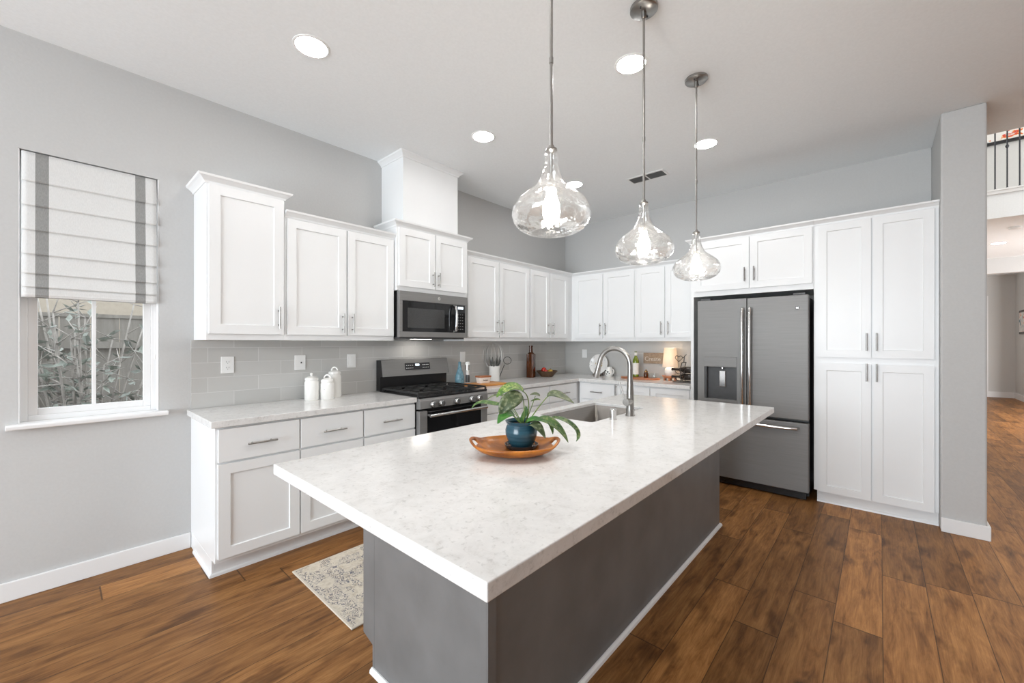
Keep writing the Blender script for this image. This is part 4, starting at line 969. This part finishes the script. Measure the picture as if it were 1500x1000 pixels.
def fruit(name, label, dx, dy, dz, r, m, sx=1, sz=1, rz=0):
    t = thing(name, label, 'fruit', (-.69+dx, -.185+dy, .9142+dz-r*sz), rz)
    bz = t.location.z
    MB().ball((0, 0, bz + r*sz), r, sx, 1, sz).build('flesh', M[m], t, smooth=True)
    MB().cyl((0, 0, bz+2*r*sz-.004), (.003, 0, bz+2*r*sz+.012), .0022, n=6).build('stalk', M['darkwood'], t)
F2 = (-.744, -.668)
fruit('tomato', 'red tomato on top, left side of the fruit bowl', -.035, .022, .086, .034, 'red')
fruit('tomato', 'lower red tomato at the front of the fruit bowl', -.066, -.030, .066, .030, 'red')
fruit('lemon', 'yellow lemon lying in the middle of the fruit bowl', -.002, -.060, .056, .030, 'yellow', 1.25, .95, .8)
fruit('pear', 'yellow pear at the right of the fruit bowl', .064, -.010, .066, .030, 'yellow', 1.1, .95, .2)
# fridge-wall counter
pl = thing('floral_plate', 'white floral dinner plate propped upright behind the faucet', 'plate', (-.080, -.595, .9145), RZ)
z = .9142
pm = Matrix.Translation((0, 0, z+.128)) @ Matrix.Rotation(radians(-14), 4, 'X')
pdisc = MB().lathe([(0, .006), (.085, .006), (.10, 0), (.135, -.012), (.138, -.010), (.10, .004), (.085, .010), (0, .010)], (0, 0, 0), 44, 'y').build('plate', M['plate'], pl, smooth='auto')
pdisc.location = (0, -.002, .150); pdisc.rotation_euler = (radians(-14), 0, 0)
for v in pdisc.data.vertices: v.co.z += root(pl).location.z
MB().tube([(-.05, -.055, z+.008), (-.05, .02, z+.008), (-.03, .05, z+.14)], .005, 8).tube([(.05, -.055, z+.008), (.05, .02, z+.008), (.03, .05, z+.14)], .005, 8).box(-.055, .055, -.060, -.048, z, z+.016).build('easel', M['darkwood'], pl, smooth='auto', label='dark wooden easel stand')
mg = thing('creamer_jug', 'small white jug with black floral motif beside the plate', 'jug', (-.13, -.775, .9142), RZ)
MB().lathe([(0, 0), (.035, 0), (.048, .018), (.052, .05), (.044, .085), (.036, .105), (.04, .125), (.036, .125), (.032, .105), (.04, .08), (.045, .05), (.03, .012), (0, .01)], (0, 0, z), 28).build('body', M['ceramic'], mg, smooth='auto')
MB().tube([(.038 + .032*sin(a), 0, z+.065 - .036*cos(a)) for a in [pi*i/10 for i in range(11)]], .005, 8).build('handle', M['ceramic'], mg, smooth=True)
jm = MB()
for a, zz, r_ in ((0.2, .06, .012), (-.4, .075, .009), (-.1, .035, .009), (.55, .042, .008), (-.6, .045, .007)):
    p_ = Vector((sin(a)*.052, -cos(a)*.052, z+zz)); nn = Vector((sin(a), -cos(a), 0))
    s0 = len(jm.bm.verts); jm.lathe([(0, .001), (r_, 0), (r_*.9, .0022), (0, .003)], (0, 0, 0), 7); jm.xform(Matrix.Translation(p_ - nn*.0005) @ Vector((0, 0, 1)).rotation_difference(nn).to_matrix().to_4x4(), s0)
jm.build('motif', M['black'], mg, label='black flower motif')
tb = MB().prism([(.115*cos(a), .245*sin(a)) for a in [2*pi*i/40 for i in range(40)]], 0, .02).build('serving_board', M['redwood'], bevel=.004); tb.location = (-.205, -1.235, .9142); tag(tb, 'oval reddish wooden serving board under the wine bottle', 'serving board')
wbo = thing('wine_bottle', 'green wine bottle with plain white label on the oval serving board', 'bottle', (-.17, -1.165, .9345)); z = .9345
MB().lathe([(0, .004), (.03, 0), (.0375, .004), (.0375, .19), (.033, .215), (.018, .245), (.0145, .265), (.0145, .30), (.016, .302), (.016, .312), (0, .312)], (0, 0, z), 28).build('bottle', M['greenglass'], wbo, smooth='auto')
MB().lathe([(.0380, .03), (.0384, .03), (.0384, .17), (.0380, .17)], (0, 0, z), 28, closed=True).build('label', M['label'], wbo, smooth='auto', label='white paper label')
MB().lathe([(.0150, .262), (.0165, .262), (.0168, .30), (.0150, .30)], (0, 0, z), 20, closed=True).build('capsule', M['label'], wbo, smooth='auto', label='white neck capsule')
sj = thing('spice_jar', 'little amber-tinted jar in the middle of the serving board', 'jar', (-.225, -1.320, .9345))
MB().lathe([(0, 0), (.025, 0), (.028, .006), (.028, .05), (.02, .062), (.02, .068), (0, .068)], (0, 0, z), 20).build('jar', M['amber'], sj, smooth='auto')
MB().lathe([(0, .068), (.022, .068), (.022, .082), (.01, .086), (.006, .10), (0, .102)], (0, 0, z), 20).build('lid', M['brass'], sj, smooth='auto')
gd = thing('glass_dish', 'clear glass dish at the right end of the serving board', 'dish', (-.20, -1.400, .9345))
MB().lathe([(0, 0), (.045, 0), (.052, .006), (.058, .055), (.055, .055), (.049, .008), (0, .006)], (0, 0, z), 28).build('bowl', M['cglass'], gd, smooth='auto')
sg = thing('wooden_sign', 'small weathered wooden word sign fixed to the splashback beside the lamp', 'sign', (-.012, -1.325, 1.095), RZ)
MB().box(-.125, .125, -.02, 0, 1.095, 1.228).build('plaque', M['signwood'], sg, bevel=.002)
lettering('lettering', 'Create', .072, M['signpale'], sg, Matrix.Translation((-.005, -.0212, 1.152)) @ FACE, label='pale lettering')
# table lamp
tl = thing('table_lamp', 'lit table lamp with white shade and glass ball base by the fridge', 'lamp', (-.175, -1.590, .9142)); z = .9142
ft = MB().lathe([(0, .030), (.07, .030), (.088, .046), (.092, .056), (.085, .058), (.03, .052), (0, .052)], (0, 0, z), 28)
for i in range(6):
    a = 2*pi*i/6 + .2; ft.box(.066*cos(a)-.009, .066*cos(a)+.009, .066*sin(a)-.009, .066*sin(a)+.009, z, z+.034)
ft.build('foot', M['redwood'], tl, smooth='auto', label='reddish wooden foot')
MB().lathe([(0, .054), (.045, .056), (.063, .085), (.066, .108), (.056, .136), (.03, .155), (.012, .165), (.010, .18), (0, .18)], (0, 0, z), 28).build('base', plain('frosted_white_glass', (.80, .78, .74), .2, nscale=8, namp=.03), tl, smooth='auto', label='white glass ball base')
MB().cyl((0, 0, z+.18), (0, 0, z+.27), .006, n=10).build('stem', M['brass'], tl)
MB().lathe([(.086, .155), (.066, .378), (.064, .378), (.084, .155)], (0, 0, z), 36, closed=True).build('lamp_shade', M['lampshade'], tl, smooth='auto')
MB().ball((0, 0, z+.285), .022).build('bulb', emit('lamp_bulb_glow', (1.0, .80, .58), 240.0), tl, smooth=True)
# wine rack
wr = thing('wine_rack', 'black iron scroll wine rack with a heart finial, beside the fridge panel', 'wine rack', (-.30, -1.80, .9142), RZ)
rk = MB()
for yy in (-.06, .07):
    rk.tube([(-.11, yy, z+.006), (.10, yy, z+.006)], .005, 8)
    rk.tube([(-.02, yy, z+.006), (-.03, yy, z+.14), (-.01, yy, z+.22)], .0045, 8)
    for zz in (.045, .12): rk.tube([(-.075 + .05*cos(a) + .04, yy, z+zz+.035*sin(a)+.01) for a in [pi + pi*i/8 for i in range(9)]], .004, 8)
rk.tube([(-.01, -.06, z+.22), (-.01, .07, z+.22)], .0045, 8)
rk.tube([(-.01, 0, z+.22), (-.005, 0, z+.29), (.02, 0, z+.31)], .0045, 8)
rk.build('frame', M['blackmetal'], wr, smooth='auto')
hp_ = []
for i in range(28):
    t_ = 2*pi*i/28; hp_.append((-.065 + .0026*16*sin(t_)**3*.95, 0, z+.265 + .0024*(13*cos(t_)-5*cos(2*t_)-2*cos(3*t_)-cos(4*t_))))
MB().tube(hp_, .0035, 8, closed=True).tube([(-.03, 0, z+.272), (-.008, 0, z+.275)], .0035, 8).build('heart_finial', M['blackmetal'], wr, smooth=True)
for zz, lab in ((.052, 'dark wine bottle in the lower cradle of the iron rack'), (.132, 'dark wine bottle in the upper cradle of the iron rack')):
    t = thing('wine_bottle', lab, 'bottle', (-.30, -1.80, .9142+zz-.03), RZ)
    MB().lathe([(0, .13), (.032, .13), (.035, .12), (.035, -.03), (.03, -.05), (.0145, -.085), (.0135, -.15), (.0155, -.152), (.0155, -.165), (0, -.165)], (.02, .005, z+zz+.008), 24, 'x').build('bottle', M['darkbottle'], t, smooth='auto')

# ------------------------------------------------------------------ island centrepiece
ang = math.atan2(-.744, .668)     # long axis of the tray runs across the view
tr = MB(); bm = tr.bm
TA, TB_, TH = .178, .135, .056
NT, NP = 64, 12
prof = [(0.0, .010), (.30, .010), (.50, .012), (.66, .018), (.78, .027), (.86, .033), (.91, .038), (.95, .043), (.98, .047), (1.0, .050)]
rings = [[bm.verts.new((0, 0, .010))]]
for ri, (r, h) in enumerate(prof[1:], 1):
    rg_ = []
    for k in range(NT):
        th = 2*pi*k/NT; e = max(0, abs(cos(th)) - .80)/.20
        lift = .020*e**1.2*(r**6); ext = 1 + .0*e
        rg_.append(bm.verts.new((TA*r*cos(th)*ext, TB_*r*sin(th), h + lift)))
    rings.append(rg_)
for i in range(1, len(rings)-1):
    for k in range(NT):
        k2 = (k+1) % NT
        th = (k+.5)*2*pi/NT; c_ = abs(math.atan2(sin(th), cos(th))); c_ = min(c_, pi-c_)
        if prof[i][0] >= .85 and prof[i+1][0] <= .96 and c_ < .27: continue
        bm.faces.new((rings[i][k], rings[i][k2], rings[i+1][k2], rings[i+1][k]))
for k in range(NT): bm.faces.new((rings[0][0], rings[1][k], rings[1][(k+1) % NT]))
ty = tr.build('wooden_tray', M['olive'], smooth=True)
md = ty.modifiers.new('thickness', 'SOLIDIFY'); md.thickness = .010; md.offset = 0
md = ty.modifiers.new('smooth', 'SUBSURF'); md.levels = 1; md.render_levels = 1
ty.location = (-3.745, -2.332, .9092); ty.rotation_euler = (0, 0, ang)
tag(ty, 'oval olive-wood tray with pierced handles on the island', 'tray')
px, py, pz = -3.688, -2.318, .9262
pt = thing('potted_plant', 'leafy green houseplant in a teal glazed pot on the wooden tray', 'plant', (px, py, pz), ang)
z = pz
MB().lathe([(0, 0), (.058, 0), (.066, .008), (.069, .018), (.066, .018), (.06, .009), (0, .007)], (0, 0, z), 36).build('saucer', M['saucer'], pt, smooth='auto', label='dark glazed saucer')
zp = z + .0075
MB().lathe([(0, 0), (.043, 0), (.047, .006), (.057, .026), (.065, .05), (.0655, .068), (.060, .084), (.058, .090), (.064, .099), (.066, .104), (.062, .105), (.055, .094), (.056, .084), (.05, .08)], (0, 0, zp), 40).build('pot', M['bluepot'], pt, smooth='auto', label='teal glazed ceramic pot')
MB().lathe([(.0, .089), (.03, .090), (.0565, .086)], (0, 0, zp), 24).build('soil', M['soil'], pt)
K_ = .0028
def P3(u, v, f): return Vector(((u-766)*K_, f, z + (652-v)*K_))
def bez(p, n): 
    out = []
    for i in range(n+1):
        t = i/n
        q = [Vector(x) for x in p]
        while len(q) > 1: q = [q[j].lerp(q[j+1], t) for j in range(len(q)-1)]
        out.append(q[0])
    return out
def leaf(spine, wid, m, droop=0.25, side=None):
    sp_ = bez(spine, 14); lb = MB(); rows = []
    for i, p in enumerate(sp_):
        t = i/14; tg = (sp_[min(i+1, 14)] - sp_[max(i-1, 0)]).normalized()
        s_ = tg.cross(side if side else Vector((0, -.45, 1))).normalized(); nn = s_.cross(tg).normalized()
        wv = wid*(sin(pi*min(1, t**.72*.985+.008))**.85)*.5
        rows.append([lb.bm.verts.new(p + s_*wv*a + nn*wv*droop*(abs(a)) + nn*(0.0)) for a in (-1, -.55, 0, .55, 1)])
    for A, B in zip(rows, rows[1:]):
        for j in range(4): lb.bm.faces.new((A[j], A[j+1], B[j+1], B[j]))
    return lb.build('leaf', M[m], pt, smooth=True, solid=.0008)
def stalk(pts, r=.0028): return MB().tube([tuple(p) for p in bez(pts, 12)], [r*(1-.03*i) for i in range(13)], 8).build('stalk', M['stem'], pt, smooth=True)
# (points are plant-local: across the view, depth, height)
stalk([P3(771, 618, 0), P3(782, 592, .02), P3(776, 572, .01), P3(768, 570, 0)])
leaf([P3(770, 571, 0), P3(757, 554, -.015), P3(738, 566, -.03), P3(730, 577, -.03)], .062, 'leafbright', .2)
stalk([P3(768, 618, -.01), P3(772, 596, -.02), P3(768, 578, -.03)])
leaf([P3(769, 578, -.03), P3(752, 572, -.055), P3(739, 588, -.06), P3(736, 602, -.055)], .070, 'leafgrey', .2, Vector((.3, -1, .6)))
stalk([P3(774, 618, 0), P3(790, 594, .02), P3(806, 577, .02)])
leaf([P3(804, 578, .02), P3(812, 568, .01), P3(830, 579, 0), P3(843, 587, 0)], .052, 'leafgrey', .2)
stalk([P3(768, 618, -.02), P3(758, 606, -.04), P3(750, 598, -.045)], .0036)
leaf([P3(756, 601, -.045), P3(746, 594, -.06), P3(738, 602, -.07), P3(732, 612, -.07)], .058, 'leafgreen', .2)
stalk([P3(765, 618, .02), P3(755, 596, .05), P3(742, 593, .06)], .002)
leaf([P3(744, 592, .06), P3(725, 595, .07), P3(712, 588, .08), P3(698, 586, .085), P3(690, 600, .085)], .030, 'leafdark', .3)
leaf([P3(748, 584, .08), P3(738, 578, .085), P3(726, 576, .09), P3(714, 586, .09)], .020, 'leafgrey', .3)
stalk([P3(766, 616, .03), P3(756, 598, .06), P3(746, 585, .08)], .002)
stalk([P3(770, 618, -.02), P3(780, 607, -.03), P3(792, 610, -.035)], .003)
leaf([P3(788, 609, -.035), P3(802, 604, -.045), P3(822, 618, -.05), P3(832, 640, -.05)], .052, 'leafdark', .25)
leaf([P3(776, 616, -.04), P3(784, 608, -.06), P3(792, 618, -.075), P3(799, 632, -.08)], .044, 'leafgrey', .2)
leaf([P3(772, 614, -.03), P3(780, 604, -.045), P3(790, 606, -.05), P3(800, 612, -.05)], .034, 'leafgreen', .25)
leaf([P3(796, 608, -.02), P3(806, 608, -.03), P3(810, 620, -.03), P3(811, 630, -.03)], .024, 'leafdark', .3)
stalk([P3(772, 618, .0), P3(790, 604, .0), P3(812, 609, 0)], .0022)
leaf([P3(808, 608, 0), P3(828, 606, 0), P3(850, 622, 0), P3(854, 634, 0), P3(846, 643, 0)], .030, 'leafdark', .3)
stalk([P3(772, 618, .02), P3(781, 596, .03), P3(787, 578, .03)], .0022)
leaf([P3(794, 578, .03), P3(790, 574, .03), P3(784, 574, .03), P3(779, 576, .03)], .022, 'leafgrey', .2)
leaf([P3(795, 584, .035), P3(790, 582, .035), P3(784, 584, .035), P3(780, 586, .035)], .014, 'leafbright', .2)
leaf([P3(764, 616, -.02), P3(770, 604, .0), P3(776, 598, .02), P3(772, 592, .03)], .022, 'leafgreen', .2)
